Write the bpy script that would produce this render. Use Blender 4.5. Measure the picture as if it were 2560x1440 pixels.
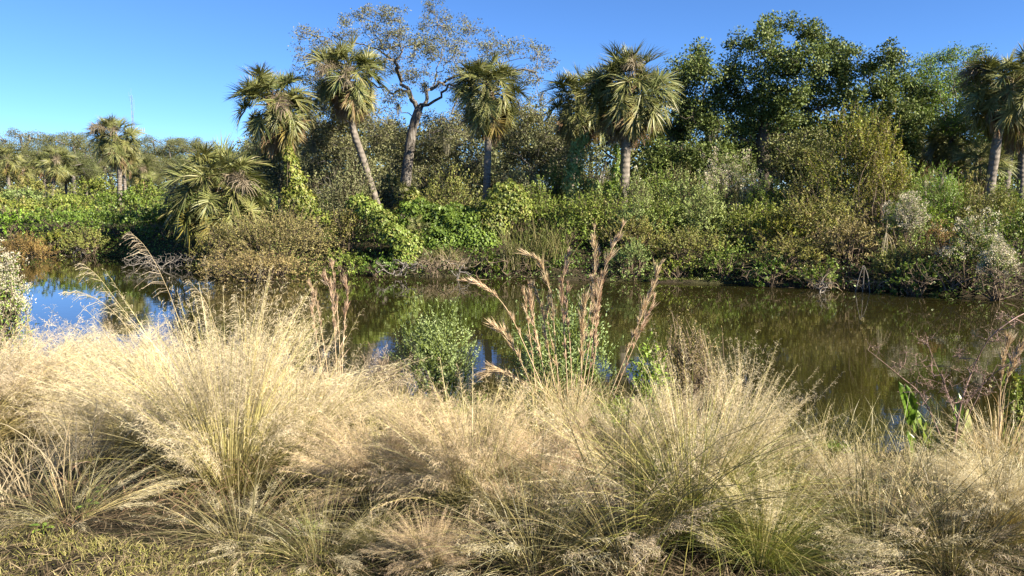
import bpy, math, time
import numpy as np
from math import radians, sin, cos, pi, atan, tan

for _o in list(bpy.data.objects):
    bpy.data.objects.remove(_o)
SC = bpy.context.scene
COL = SC.collection

# ------------------------------------------------------------------ camera, sky, sun, exposure
F = 1934.0                                   # focal length in pixels of a 2560 px wide picture
EYE = 3.0                                    # metres above the water
PITCH = atan(250.0 / F)
cam_data = bpy.data.cameras.new("camera")
cam_data.sensor_width = 36.0
cam_data.lens = F / 2560.0 * 36.0
cam_data.clip_start = 0.05
cam_data.clip_end = 3000.0
cam = bpy.data.objects.new("camera", cam_data)
COL.objects.link(cam)
cam.location = (0, 0, EYE)
cam.rotation_euler = (pi / 2 - PITCH, 0, 0)
SC.camera = cam
SC.render.resolution_x, SC.render.resolution_y = 1024, 576

SUN_EL = radians(31.0)
SUN_AZ = radians(61.0)                       # to the right of straight behind the camera
sun_vec = np.array([sin(SUN_AZ) * cos(SUN_EL), -cos(SUN_AZ) * cos(SUN_EL), sin(SUN_EL)])
world = bpy.data.worlds.new("World")
SC.world = world
world.use_nodes = True
wn = world.node_tree
bg = wn.nodes["Background"]
sky = wn.nodes.new("ShaderNodeTexSky")
sky.sky_type = 'NISHITA'
sky.sun_disc = False
sky.sun_elevation = SUN_EL
sky.sun_rotation = pi - SUN_AZ               # clockwise from +Y
sky.altitude = 0
sky.air_density = 0.65
sky.dust_density = 0.0
sky.ozone_density = 10.0
wn.links.new(sky.outputs[0], bg.inputs[0])
bg.inputs[1].default_value = 0.063

sl = bpy.data.lights.new("sun", 'SUN')
sl.energy = 5.0
sl.angle = radians(0.5)
sl.color = (1.0, 0.89, 0.72)
sun = bpy.data.objects.new("sun", sl)
COL.objects.link(sun)
from mathutils import Vector, Matrix
sun.rotation_euler = Vector(-sun_vec).to_track_quat('-Z', 'Y').to_euler()
sun.location = (20, -20, 30)

SC.view_settings.view_transform = 'Standard'
SC.view_settings.look = 'None'
SC.view_settings.exposure = 1.75
SC.view_settings.gamma = 1.0
SC.cycles.max_bounces = 4
SC.cycles.diffuse_bounces = 1
SC.cycles.glossy_bounces = 2
SC.cycles.transmission_bounces = 2
SC.cycles.transparent_max_bounces = 4
SC.cycles.use_denoising = True
SC.cycles.caustics_reflective = False
SC.cycles.caustics_refractive = False

# ------------------------------------------------------------------ picture geometry
def ray(px, py):
    a, b = (px - 1280.0) / F, (720.0 - py) / F
    return np.array([a, cos(PITCH) + b * sin(PITCH), -sin(PITCH) + b * cos(PITCH)])

def at(px, py, Y):
    r = ray(px, py)
    return np.array([0, 0, EYE]) + r * (Y / r[1])

NS_X = [-60, -8, -2, 1, 2.5, 4, 7, 60]
NS_Y = [10.8, 10.4, 10.2, 10.0, 9.3, 8.5, 7.8, 7.2]
FS_X = [-300, -60, -40, -23, -17.5, -13, -9, -5, 0, 6.6, 10, 13, 18, 30, 300]
FS_Y = [44, 40, 38, 35.5, 34, 31, 28.3, 26.6, 25.7, 24.5, 22.8, 21.2, 19.5, 18, 17]

def gz(x, y):
    """height of the ground over the water"""
    x = np.asarray(x, float); y = np.asarray(y, float)
    ns = np.interp(x, NS_X, NS_Y) + 0.18 * np.sin(x * 1.7) + 0.1 * np.sin(x * 4.1 + 1)
    fs = np.interp(x, FS_X, FS_Y) + 0.25 * np.sin(x * 1.1 + 2) + 0.12 * np.sin(x * 2.9)
    t = np.clip((ns - y) / (ns - 3.4), 0, 1)
    near = 1.40 * t + 0.03 * np.sin(x * 3.1 + y * 2.2) * np.minimum(1, t * 4)
    d = np.maximum(0, y - fs)
    far = 0.75 * np.clip(d / 1.6, 0, 1) + 0.5 * np.clip(d / 6, 0, 1) + 0.6 * np.clip(d / 45, 0, 1) \
        + 0.08 * np.sin(x * 0.7 + y * 0.5) * np.clip(d / 5, 0, 1)
    m = np.clip(np.minimum(y - ns, fs - y) / 2.0, 0, 1)
    mid = -0.9 * m
    return np.where(y < ns, near, np.where(y > fs, far, mid))

def hit(px, py):
    """point where the view ray meets the ground"""
    r = ray(px, py); p = np.array([0, 0, EYE]); k = 0.5
    for i in range(4000):
        q = p + r * k
        if q[2] <= max(gz(q[0], q[1]), 0 if 10 < q[1] < 25 else -9):
            return q
        k += 0.01 + 0.002 * k
    return q

# ------------------------------------------------------------------ materials
def new_mat(name):
    m = bpy.data.materials.new(name); m.use_nodes = True
    nt = m.node_tree
    for n in list(nt.nodes):
        nt.nodes.remove(n)
    out = nt.nodes.new("ShaderNodeOutputMaterial")
    return m, nt, out

def ramp(nt, src, cols):
    r = nt.nodes.new("ShaderNodeValToRGB")
    e = r.color_ramp.elements
    n = len(cols)
    while len(e) < n:
        e.new(0.5)
    for i, c in enumerate(cols):
        if len(c) == 4:
            e[i].position = c[3]
        else:
            e[i].position = i / max(1, n - 1)
        e[i].color = (c[0], c[1], c[2], 1)
    nt.links.new(src, r.inputs[0])
    return r.outputs[0]

MATS = {}
def leaf_mat(name, cols, trans=0.35, tint=(1.0, 1.0, 0.55), spec=0.2, rough=0.5, tip=None):
    """leaves and blades: every separate leaf takes its own colour from the range"""
    m, nt, out = new_mat(name)
    g = nt.nodes.new("ShaderNodeNewGeometry")
    oi = nt.nodes.new("ShaderNodeObjectInfo")
    col = ramp(nt, g.outputs["Random Per Island"], cols)
    tc = nt.nodes.new("ShaderNodeTexCoord")
    nz = nt.nodes.new("ShaderNodeTexNoise"); nz.inputs["Scale"].default_value = 0.9
    nt.links.new(tc.outputs["Object"], nz.inputs["Vector"])
    hs = nt.nodes.new("ShaderNodeHueSaturation")
    mr = nt.nodes.new("ShaderNodeMapRange")
    mr.inputs[1].default_value = 0.3; mr.inputs[2].default_value = 0.7
    mr.inputs[3].default_value = 0.72; mr.inputs[4].default_value = 1.28
    nt.links.new(nz.outputs[0], mr.inputs[0])
    mr2 = nt.nodes.new("ShaderNodeMapRange")
    mr2.inputs[3].default_value = 0.485; mr2.inputs[4].default_value = 0.515
    nt.links.new(oi.outputs["Random"], mr2.inputs[0])
    nt.links.new(mr2.outputs[0], hs.inputs["Hue"])
    nt.links.new(mr.outputs[0], hs.inputs["Value"])
    nt.links.new(col, hs.inputs["Color"])
    p = nt.nodes.new("ShaderNodeBsdfPrincipled")
    p.inputs["Roughness"].default_value = rough
    p.inputs["Specular IOR Level"].default_value = spec
    nt.links.new(hs.outputs[0], p.inputs["Base Color"])
    if trans > 0:
        trans = trans * .62
        tr = nt.nodes.new("ShaderNodeBsdfTranslucent")
        mx = nt.nodes.new("ShaderNodeMix"); mx.data_type = 'RGBA'; mx.blend_type = 'MULTIPLY'
        mx.inputs[0].default_value = 1.0
        nt.links.new(hs.outputs[0], mx.inputs[6]); mx.inputs[7].default_value = (*tint, 1)
        nt.links.new(mx.outputs[2], tr.inputs[0])
        ms = nt.nodes.new("ShaderNodeMixShader"); ms.inputs[0].default_value = trans
        nt.links.new(p.outputs[0], ms.inputs[1]); nt.links.new(tr.outputs[0], ms.inputs[2])
        nt.links.new(ms.outputs[0], out.inputs[0])
    else:
        nt.links.new(p.outputs[0], out.inputs[0])
    MATS[name] = m
    return m

def bark_mat(name, cols, scale=6, stretch=(1, 1, 0.25), bump=0.6, rings=0):
    m, nt, out = new_mat(name)
    tc = nt.nodes.new("ShaderNodeTexCoord")
    mp = nt.nodes.new("ShaderNodeMapping"); mp.inputs["Scale"].default_value = stretch
    nt.links.new(tc.outputs["Object"], mp.inputs[0])
    nz = nt.nodes.new("ShaderNodeTexNoise"); nz.inputs["Scale"].default_value = scale
    nz.inputs["Detail"].default_value = 6; nz.inputs["Roughness"].default_value = 0.7
    nt.links.new(mp.outputs[0], nz.inputs["Vector"])
    col = ramp(nt, nz.outputs[0], cols)
    p = nt.nodes.new("ShaderNodeBsdfPrincipled")
    p.inputs["Roughness"].default_value = 0.9; p.inputs["Specular IOR Level"].default_value = 0.15
    nt.links.new(col, p.inputs["Base Color"])
    bp = nt.nodes.new("ShaderNodeBump"); bp.inputs["Strength"].default_value = bump
    bp.inputs["Distance"].default_value = 0.04
    if rings:
        wv = nt.nodes.new("ShaderNodeTexWave"); wv.bands_direction = 'Z'
        wv.inputs["Scale"].default_value = rings; wv.inputs["Distortion"].default_value = 2.5
        nt.links.new(tc.outputs["Object"], wv.inputs[0])
        ad = nt.nodes.new("ShaderNodeMath"); ad.operation = 'ADD'
        nt.links.new(wv.outputs["Fac"], ad.inputs[0]); nt.links.new(nz.outputs[0], ad.inputs[1])
        nt.links.new(ad.outputs[0], bp.inputs["Height"])
    else:
        nt.links.new(nz.outputs[0], bp.inputs["Height"])
    nt.links.new(bp.outputs[0], p.inputs["Normal"])
    nt.links.new(p.outputs[0], out.inputs[0])
    MATS[name] = m
    return m

L = leaf_mat
L('frond_green', [(0.0862, 0.1035, 0.0299), (0.1437, 0.161, 0.046), (0.2127, 0.2185, 0.0747), (0.115, 0.1323, 0.046), (0.2415, 0.2185, 0.092)], .22, spec=.35, rough=.45)
L('frond_gold', [(.17, .16, .034), (.25, .21, .05), (.21, .17, .045), (.14, .14, .035)], .3, spec=.4)
L('frond_dead', [(.24, .155, .08), (.36, .25, .14), (.17, .105, .05), (.42, .32, .20)], .2, spec=.15, rough=.7)
L('seed', [(.22, .175, .12), (.30, .25, .18), (.17, .135, .09)], .2, spec=.1, rough=.8)
L('oak_dark', [(0.0524, 0.08, 0.0193), (0.0966, 0.1325, 0.0304), (0.1518, 0.1891, 0.0497), (0.069, 0.1021, 0.0248), (0.2277, 0.2484, 0.08)], .25, spec=.22, rough=.55)
L('oak_grey', [(0.1091, 0.1283, 0.0513), (0.1604, 0.177, 0.0744), (0.2117, 0.218, 0.1026), (0.1219, 0.1257, 0.0577), (0.2437, 0.2372, 0.1283)], .28, spec=.2, rough=.55)
L('oak_olive', [(0.09, 0.114, 0.0312), (0.138, 0.156, 0.048), (0.192, 0.198, 0.0696), (0.072, 0.084, 0.0288)], .25, spec=.2, rough=.55)
L('oak_far', [(.095, .110, .040), (.125, .140, .052), (.165, .170, .072), (.075, .085, .034)], .2)
L('fresh', [(0.096, 0.15, 0.0264), (0.15, 0.222, 0.0384), (0.216, 0.282, 0.054), (0.114, 0.174, 0.0312)], .4)
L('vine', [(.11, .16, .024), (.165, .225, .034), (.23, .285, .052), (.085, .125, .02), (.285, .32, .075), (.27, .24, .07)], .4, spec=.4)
L('vine_shaded', [(0.069, 0.1207, 0.0184), (0.115, 0.1782, 0.0253), (0.1667, 0.2357, 0.0345), (0.0805, 0.138, 0.0207)], .35, spec=.4)  # darker copy of the vine leaves, the bank's shade put into the colour
L('shrub_green', [(0.114, 0.174, 0.0264), (0.186, 0.258, 0.0408), (0.258, 0.318, 0.066), (0.09, 0.132, 0.024), (0.312, 0.324, 0.084)], .35)
L('shrub_olive', [(0.1552, 0.1782, 0.0391), (0.2242, 0.2415, 0.0575), (0.2875, 0.2875, 0.0805), (0.115, 0.1323, 0.0322), (0.2875, 0.2357, 0.0805)], .3)
L('shrub_brown', [(0.224, 0.1848, 0.0672), (0.2912, 0.2296, 0.0952), (0.2072, 0.1904, 0.0616), (0.336, 0.28, 0.1288), (0.1568, 0.1512, 0.047)], .3)
L('shrub_yellow', [(.21, .24, .03), (.29, .30, .045), (.15, .19, .03), (.24, .20, .045), (.14, .13, .04)], .4)
L('shrub_rust', [(.25, .15, .05), (.20, .13, .045), (.31, .21, .075), (.19, .165, .05)], .3)
L('shrub_pale', [(0.1725, 0.23, 0.0633), (0.2415, 0.3105, 0.092), (0.3162, 0.368, 0.1323), (0.1323, 0.1782, 0.0483)], .35)
L('willow', [(.20, .27, .09), (.26, .33, .13), (.33, .39, .18), (.15, .21, .065)], .4)
L('bright', [(.13, .23, .02), (.19, .30, .03), (.24, .35, .05), (.09, .16, .02)], .45, spec=.45)
L('flower', [(.55, .50, .36), (.68, .63, .48), (.45, .38, .25), (.74, .70, .56)], .3, tint=(1, .95, .8), spec=.1, rough=.8)
L('moss', [(.20, .19, .13), (.28, .26, .19), (.15, .14, .10)], .3, spec=.05, rough=.9)
L('dead_leaf', [(.17, .11, .06), (.24, .17, .10), (.12, .08, .045), (.30, .23, .15)], .15, spec=.1, rough=.8)
L('thatch', [(.10, .075, .042), (.16, .125, .07), (.06, .045, .026), (.30, .24, .14), (.08, .06, .035)], .1, spec=.1, rough=.8)
L('dark_litter', [(.06, .045, .028), (.09, .065, .04), (.045, .032, .02), (.13, .10, .06)], .1, spec=.1, rough=.8)
L('straw', [(.50, .40, .19), (.60, .49, .25), (.66, .56, .31), (.42, .33, .16)], .45, tint=(1, .95, .7), spec=.25, rough=.5)
L('plume', [(.57, .48, .30), (.66, .57, .37), (.72, .63, .44), (.48, .39, .23)], .45, tint=(1, .93, .75), spec=.2, rough=.55)
L('plume_pink', [(0.558, 0.4185, 0.2511), (0.651, 0.5115, 0.3255), (0.7161, 0.5859, 0.3906), (0.465, 0.3441, 0.2046)], .45, tint=(1, .9, .75), spec=.2, rough=.55)
L('culm', [(.48, .40, .17), (.58, .49, .24), (.39, .35, .12), (.52, .40, .18)], .3, spec=.35, rough=.4)
L('blade', [(0.221, 0.1997, 0.0638), (0.3145, 0.2635, 0.102), (0.391, 0.3315, 0.153), (0.1445, 0.1403, 0.0382), (0.4675, 0.391, 0.2125)], .3, spec=.4, rough=.4)
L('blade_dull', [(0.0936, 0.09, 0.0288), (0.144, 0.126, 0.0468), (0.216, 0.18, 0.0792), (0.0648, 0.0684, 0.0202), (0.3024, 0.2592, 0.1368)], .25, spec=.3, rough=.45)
L('blade_green', [(.14, .18, .032), (.23, .25, .055), (.33, .31, .09), (.10, .13, .026), (.45, .38, .16)], .3, spec=.3, rough=.45)
L('turf', [(.26, .27, .06), (.34, .32, .09), (.42, .36, .15), (.46, .38, .19), (.20, .22, .045)], .35)
L('reed', [(.10, .13, .03), (.15, .17, .05), (.24, .21, .09), (.07, .09, .02)], .3)
L('bluestem', [(.46, .31, .18), (.58, .43, .27), (.66, .53, .36), (.38, .24, .13), (.72, .61, .45)], .35, tint=(1, .85, .65), spec=.15, rough=.7)
L('red_bud', [(.21, .13, .10), (.30, .20, .15), (.17, .10, .08), (.40, .31, .23)], .2)
L('broad', [(.10, .175, .016), (.14, .225, .025), (.19, .27, .04)], .45, spec=.5, rough=.3)
L('broad_pale', [(.26, .33, .10), (.32, .36, .13), (.22, .30, .07)], .4, spec=.4)
L('dead_sedge', [(0.288, 0.224, 0.144), (0.368, 0.304, 0.208), (0.224, 0.168, 0.104), (0.416, 0.36, 0.264)], .25, spec=.1, rough=.8)
bark_mat('palm_bark', [(.09, .078, .064, .3), (.17, .148, .122, .5), (.25, .22, .185, .7)], 7, (1, 1, .6), .5, rings=1.6)
bark_mat('oak_bark', [(.050, .044, .036, .36), (.13, .116, .10, .5), (.27, .25, .225, .66)], 9, (1, 1, .3), .9)
bark_mat('dark_bark', [(.045, .036, .028, .3), (.10, .082, .064, .55), (.17, .15, .12, .75)], 9, (1, 1, .3), .8)
bark_mat('grey_wood', [(.09, .08, .068, .3), (.19, .172, .15, .5), (.31, .285, .255, .7)], 14, (1, 1, .3), .4)
bark_mat('twig', [(.10, .075, .05, .3), (.17, .13, .09, .6)], 14, (1, 1, .3), .2)
bark_mat('red_twig', [(.15, .095, .08, .3), (.27, .19, .16, .6)], 14, (1, 1, .3), .2)
bark_mat('tan_stem', [(.38, .27, .15, .3), (.52, .40, .25, .6)], 14, (1, 1, .3), .2)
bark_mat('green_stem', [(.09, .13, .025, .3), (.15, .19, .04, .6)], 14, (1, 1, .3), .2)

def ground_material():
    m, nt, out = new_mat('soil')
    tc = nt.nodes.new("ShaderNodeTexCoord")
    n1 = nt.nodes.new("ShaderNodeTexNoise"); n1.inputs["Scale"].default_value = 0.5; n1.inputs["Detail"].default_value = 8
    n2 = nt.nodes.new("ShaderNodeTexNoise"); n2.inputs["Scale"].default_value = 14; n2.inputs["Detail"].default_value = 8
    n2.inputs["Roughness"].default_value = 0.75
    nt.links.new(tc.outputs["Object"], n1.inputs["Vector"]); nt.links.new(tc.outputs["Object"], n2.inputs["Vector"])
    a = ramp(nt, n2.outputs[0], [(.016, .013, .008, .3), (.038, .030, .019, .5), (.085, .066, .042, .72)])
    b = ramp(nt, n2.outputs[0], [(.020, .020, .009, .3), (.042, .042, .018, .5), (.08, .075, .034, .72)])
    mx = nt.nodes.new("ShaderNodeMix"); mx.data_type = 'RGBA'
    f = ramp(nt, n1.outputs[0], [(0, 0, 0, .42), (1, 1, 1, .58)])
    nt.links.new(f, mx.inputs[0]); nt.links.new(a, mx.inputs[6]); nt.links.new(b, mx.inputs[7])
    p = nt.nodes.new("ShaderNodeBsdfPrincipled"); p.inputs["Roughness"].default_value = 0.95
    p.inputs["Specular IOR Level"].default_value = 0.1
    nt.links.new(mx.outputs[2], p.inputs["Base Color"])
    bp = nt.nodes.new("ShaderNodeBump"); bp.inputs["Distance"].default_value = 0.05; bp.inputs["Strength"].default_value = 0.9
    nt.links.new(n2.outputs[0], bp.inputs["Height"]); nt.links.new(bp.outputs[0], p.inputs["Normal"])
    nt.links.new(p.outputs[0], out.inputs[0])
    MATS['soil'] = m

def water_material():
    m, nt, out = new_mat('pond_water')
    tc = nt.nodes.new("ShaderNodeTexCoord")
    mp = nt.nodes.new("ShaderNodeMapping"); mp.inputs["Scale"].default_value = (0.8, 2.2, 1)
    nt.links.new(tc.outputs["Object"], mp.inputs[0])
    n1 = nt.nodes.new("ShaderNodeTexNoise"); n1.inputs["Scale"].default_value = 2.2; n1.inputs["Detail"].default_value = 3
    n2 = nt.nodes.new("ShaderNodeTexNoise"); n2.inputs["Scale"].default_value = 0.35; n2.inputs["Detail"].default_value = 2
    nt.links.new(mp.outputs[0], n1.inputs["Vector"]); nt.links.new(tc.outputs["Object"], n2.inputs["Vector"])
    mr = nt.nodes.new("ShaderNodeMapRange"); mr.inputs[1].default_value = .35; mr.inputs[2].default_value = .7
    mr.inputs[3].default_value = .25; mr.inputs[4].default_value = 1.0
    nt.links.new(n2.outputs[0], mr.inputs[0])
    mu = nt.nodes.new("ShaderNodeMath"); mu.operation = 'MULTIPLY'
    nt.links.new(n1.outputs[0], mu.inputs[0]); nt.links.new(mr.outputs[0], mu.inputs[1])
    bp = nt.nodes.new("ShaderNodeBump"); bp.inputs["Strength"].default_value = 0.04; bp.inputs["Distance"].default_value = 0.05
    nt.links.new(mu.outputs[0], bp.inputs["Height"])
    p = nt.nodes.new("ShaderNodeBsdfPrincipled")
    p.inputs["Base Color"].default_value = (.019, .017, .0045, 1)
    p.inputs["Roughness"].default_value = 0.015
    p.inputs["IOR"].default_value = 1.85
    nt.links.new(bp.outputs[0], p.inputs["Normal"])
    nt.links.new(p.outputs[0], out.inputs[0])
    MATS['water'] = m

def plain(name, col, rough=.6, metal=0):
    m, nt, out = new_mat(name)
    tc = nt.nodes.new("ShaderNodeTexCoord")
    nz = nt.nodes.new("ShaderNodeTexNoise"); nz.inputs["Scale"].default_value = 3
    nt.links.new(tc.outputs["Object"], nz.inputs["Vector"])
    c = ramp(nt, nz.outputs[0], [tuple(v * .8 for v in col), tuple(min(1, v * 1.15) for v in col)])
    p = nt.nodes.new("ShaderNodeBsdfPrincipled"); p.inputs["Roughness"].default_value = rough
    p.inputs["Metallic"].default_value = metal
    nt.links.new(c, p.inputs["Base Color"]); nt.links.new(p.outputs[0], out.inputs[0])
    MATS[name] = m
ground_material(); water_material()
plain('tower_red_hazed', (.30, .17, .15)); plain('tower_white_hazed', (.26, .28, .32))  # red and white greyed and dimmed; distance haze painted into the colour

# ------------------------------------------------------------------ mesh building
def norm(v):
    return v / np.maximum(1e-9, np.linalg.norm(v, axis=-1, keepdims=True))

class Geo:
    def __init__(self):
        self.v = []; self.q = []; self.t = []; self.n = 0
    def add(self, v, q=None, t=None):
        v = np.asarray(v, np.float32).reshape(-1, 3)
        if q is not None and len(q): self.q.append(np.asarray(q, np.int64) + self.n)
        if t is not None and len(t): self.t.append(np.asarray(t, np.int64) + self.n)
        self.v.append(v); self.n += len(v)
    def mesh(self, name, mat, smooth=False):
        v = np.concatenate(self.v) if self.v else np.zeros((0, 3), np.float32)
        q = np.concatenate(self.q) if self.q else np.zeros((0, 4), np.int64)
        t = np.concatenate(self.t) if self.t else np.zeros((0, 3), np.int64)
        me = bpy.data.meshes.new(name)
        me.vertices.add(len(v)); me.vertices.foreach_set("co", v.ravel())
        lv = np.concatenate([q.ravel(), t.ravel()]).astype(np.int32)
        me.loops.add(len(lv)); me.loops.foreach_set("vertex_index", lv)
        st = np.concatenate([np.arange(len(q)) * 4, len(q) * 4 + np.arange(len(t)) * 3]).astype(np.int32)
        me.polygons.add(len(st)); me.polygons.foreach_set("loop_start", st)
        if smooth:
            me.polygons.foreach_set("use_smooth", np.ones(len(st), bool))
        me.materials.append(MATS[mat])
        me.update(calc_edges=True)
        global TRIS
        TRIS += 2 * len(q) + len(t)
        return me
TRIS = 0

def link(name, me, parent=None, loc=None, kind=None):
    o = bpy.data.objects.new(name, me)
    COL.objects.link(o)
    if parent is not None: o.parent = parent
    if loc is not None: o.location = loc
    if kind: o["kind"] = kind
    return o

def thing(name, label, cat, loc=(0, 0, 0), group=None, rotz=0.0):
    o = link(name, None, loc=tuple(float(c) for c in loc))
    o.empty_display_size = 0.2
    o.rotation_euler = (0, 0, rotz)
    o["label"] = label; o["category"] = cat
    if group: o["group"] = group
    return o

def leaves(g, p, d, nrm, Ln, W, fold=0.12, tri=False):
    """one diamond leaf per row"""
    p = np.asarray(p); n = len(p)
    if n == 0: return
    d = norm(d); s = norm(np.cross(d, nrm)); up = np.cross(s, d)
    Ln = np.broadcast_to(np.asarray(Ln, float), (n,))[:, None]; W = np.broadcast_to(np.asarray(W, float), (n,))[:, None]
    if tri:
        v = np.stack([p - s * W * .5, p + s * W * .5, p + d * Ln], 1)
        g.add(v, t=np.arange(n * 3).reshape(n, 3)); return
    m = p + d * Ln * .45 + up * W * fold
    v = np.stack([p, m + s * W * .5, p + d * Ln, m - s * W * .5], 1)
    g.add(v, q=np.arange(n * 4).reshape(n, 4))

def ribbons(g, P, W, side):
    """P (N,K,3) paths, W (N,K) or (K,) full widths, side (N,3) or (N,K,3)"""
    P = np.asarray(P, float); N, K, _ = P.shape
    if N == 0: return
    W = np.broadcast_to(np.asarray(W, float), (N, K))[..., None] * .5
    if side.ndim == 2: side = side[:, None, :]
    v = np.stack([P - side * W, P + side * W], 2).reshape(-1, 3)
    base = (np.arange(N) * K * 2)[:, None]; k = (np.arange(K - 1) * 2)[None]
    a = base + k
    g.add(v, q=np.stack([a, a + 1, a + 3, a + 2], -1).reshape(-1, 4))

def segs(g, A, B, ra, rb, sides=3):
    """tapered prisms from A to B"""
    A = np.asarray(A, float); B = np.asarray(B, float); n = len(A)
    if n == 0: return
    ra = np.broadcast_to(np.asarray(ra, float), (n,)); rb = np.broadcast_to(np.asarray(rb, float), (n,))
    d = norm(B - A); ref = np.where(np.abs(d[:, 2:3]) > .9, np.array([[1., 0, 0]]), np.array([[0, 0, 1.]]))
    u = norm(np.cross(d, ref)); w = np.cross(d, u)
    an = np.arange(sides) * 2 * pi / sides
    off = u[:, None] * np.cos(an)[None, :, None] + w[:, None] * np.sin(an)[None, :, None]
    v = np.concatenate([A[:, None] + off * ra[:, None, None], B[:, None] + off * rb[:, None, None]], 1)
    i = np.arange(sides); j = (i + 1) % sides
    f = np.stack([i, j, j + sides, i + sides], -1)[None] + (np.arange(n) * 2 * sides)[:, None, None]
    g.add(v.reshape(-1, 3), q=f.reshape(-1, 4))

def tube(g, P, R, sides=8, cap=True):
    P = np.asarray(P, float); K = len(P); R = np.broadcast_to(np.asarray(R, float), (K,))
    T = norm(np.gradient(P, axis=0)); u = None; rows = []
    an = np.arange(sides) * 2 * pi / sides
    for k in range(K):
        if u is None:
            ref = np.array([1., 0, 0]) if abs(T[k][2]) > .8 else np.array([0, 0, 1.])
            u = ref - T[k] * ref.dot(T[k])
        else:
            u = u - T[k] * u.dot(T[k])
        u = u / np.linalg.norm(u); w = np.cross(T[k], u)
        rows.append(P[k] + R[k] * (np.cos(an)[:, None] * u + np.sin(an)[:, None] * w))
    v = np.concatenate(rows); i = np.arange(sides); j = (i + 1) % sides
    q = np.concatenate([np.stack([i, j, j + sides, i + sides], -1) + k * sides for k in range(K - 1)])
    t = None
    if cap:
        v = np.concatenate([v, P[-1:] + T[-1] * R[-1] * .5]); c = len(v) - 1
        t = np.stack([(K - 1) * sides + i, (K - 1) * sides + j, np.full(sides, c)], -1)
    g.add(v, q, t)

def smooth_path(pts, n=24):
    """Catmull-Rom through the points"""
    p = np.asarray(pts, float)
    if len(p) == 2: p = np.stack([p[0], p[0] * .5 + p[1] * .5, p[1]])
    e = np.concatenate([[2 * p[0] - p[1]], p, [2 * p[-1] - p[-2]]])
    out = []
    m = len(p) - 1
    for s in np.linspace(0, m - 1e-6, n):
        i = int(s); f = s - i
        a, b, c, d = e[i], e[i + 1], e[i + 2], e[i + 3]
        out.append(.5 * (2 * b + (c - a) * f + (2 * a - 5 * b + 4 * c - d) * f * f + (3 * b - a - 3 * c + d) * f ** 3))
    return np.array(out)

def rdir(r, n):
    return norm(r.normal(size=(n, 3)))

# ------------------------------------------------------------------ setting: ground and water
def axis(parts):
    return np.unique(np.concatenate([np.linspace(*p) for p in parts]))
gx = axis([(-700, -60, 20), (-60, -26, 35), (-26, 24, 150), (24, 60, 36), (60, 700, 20)])
gy = axis([(-60, 0, 8), (0, 12, 90), (12, 40, 90), (40, 90, 40), (90, 1500, 30)])
X, Y = np.meshgrid(gx, gy)
Z = gz(X, Y)
rg = np.random.default_rng(3)
Z = Z + rg.normal(0, .012, Z.shape) * (np.abs(X) < 60)
gg = Geo()
nx, ny = len(gx), len(gy)
idx = np.arange(nx * ny).reshape(ny, nx)
gg.add(np.stack([X, Y, Z], -1).reshape(-1, 3),
       q=np.stack([idx[:-1, :-1], idx[:-1, 1:], idx[1:, 1:], idx[1:, :-1]], -1).reshape(-1, 4))
link('ground', gg.mesh('ground', 'soil', True), kind='structure')
wg = Geo()
wx = np.linspace(-120, 120, 49); wy = np.linspace(5, 46, 22)
WX, WY = np.meshgrid(wx, wy); idx = np.arange(WX.size).reshape(WX.shape)
wg.add(np.stack([WX, WY, 0 * WX], -1).reshape(-1, 3),
       q=np.stack([idx[:-1, :-1], idx[:-1, 1:], idx[1:, 1:], idx[1:, :-1]], -1).reshape(-1, 4))
link('water', wg.mesh('water', 'water', True), kind='structure')

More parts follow.
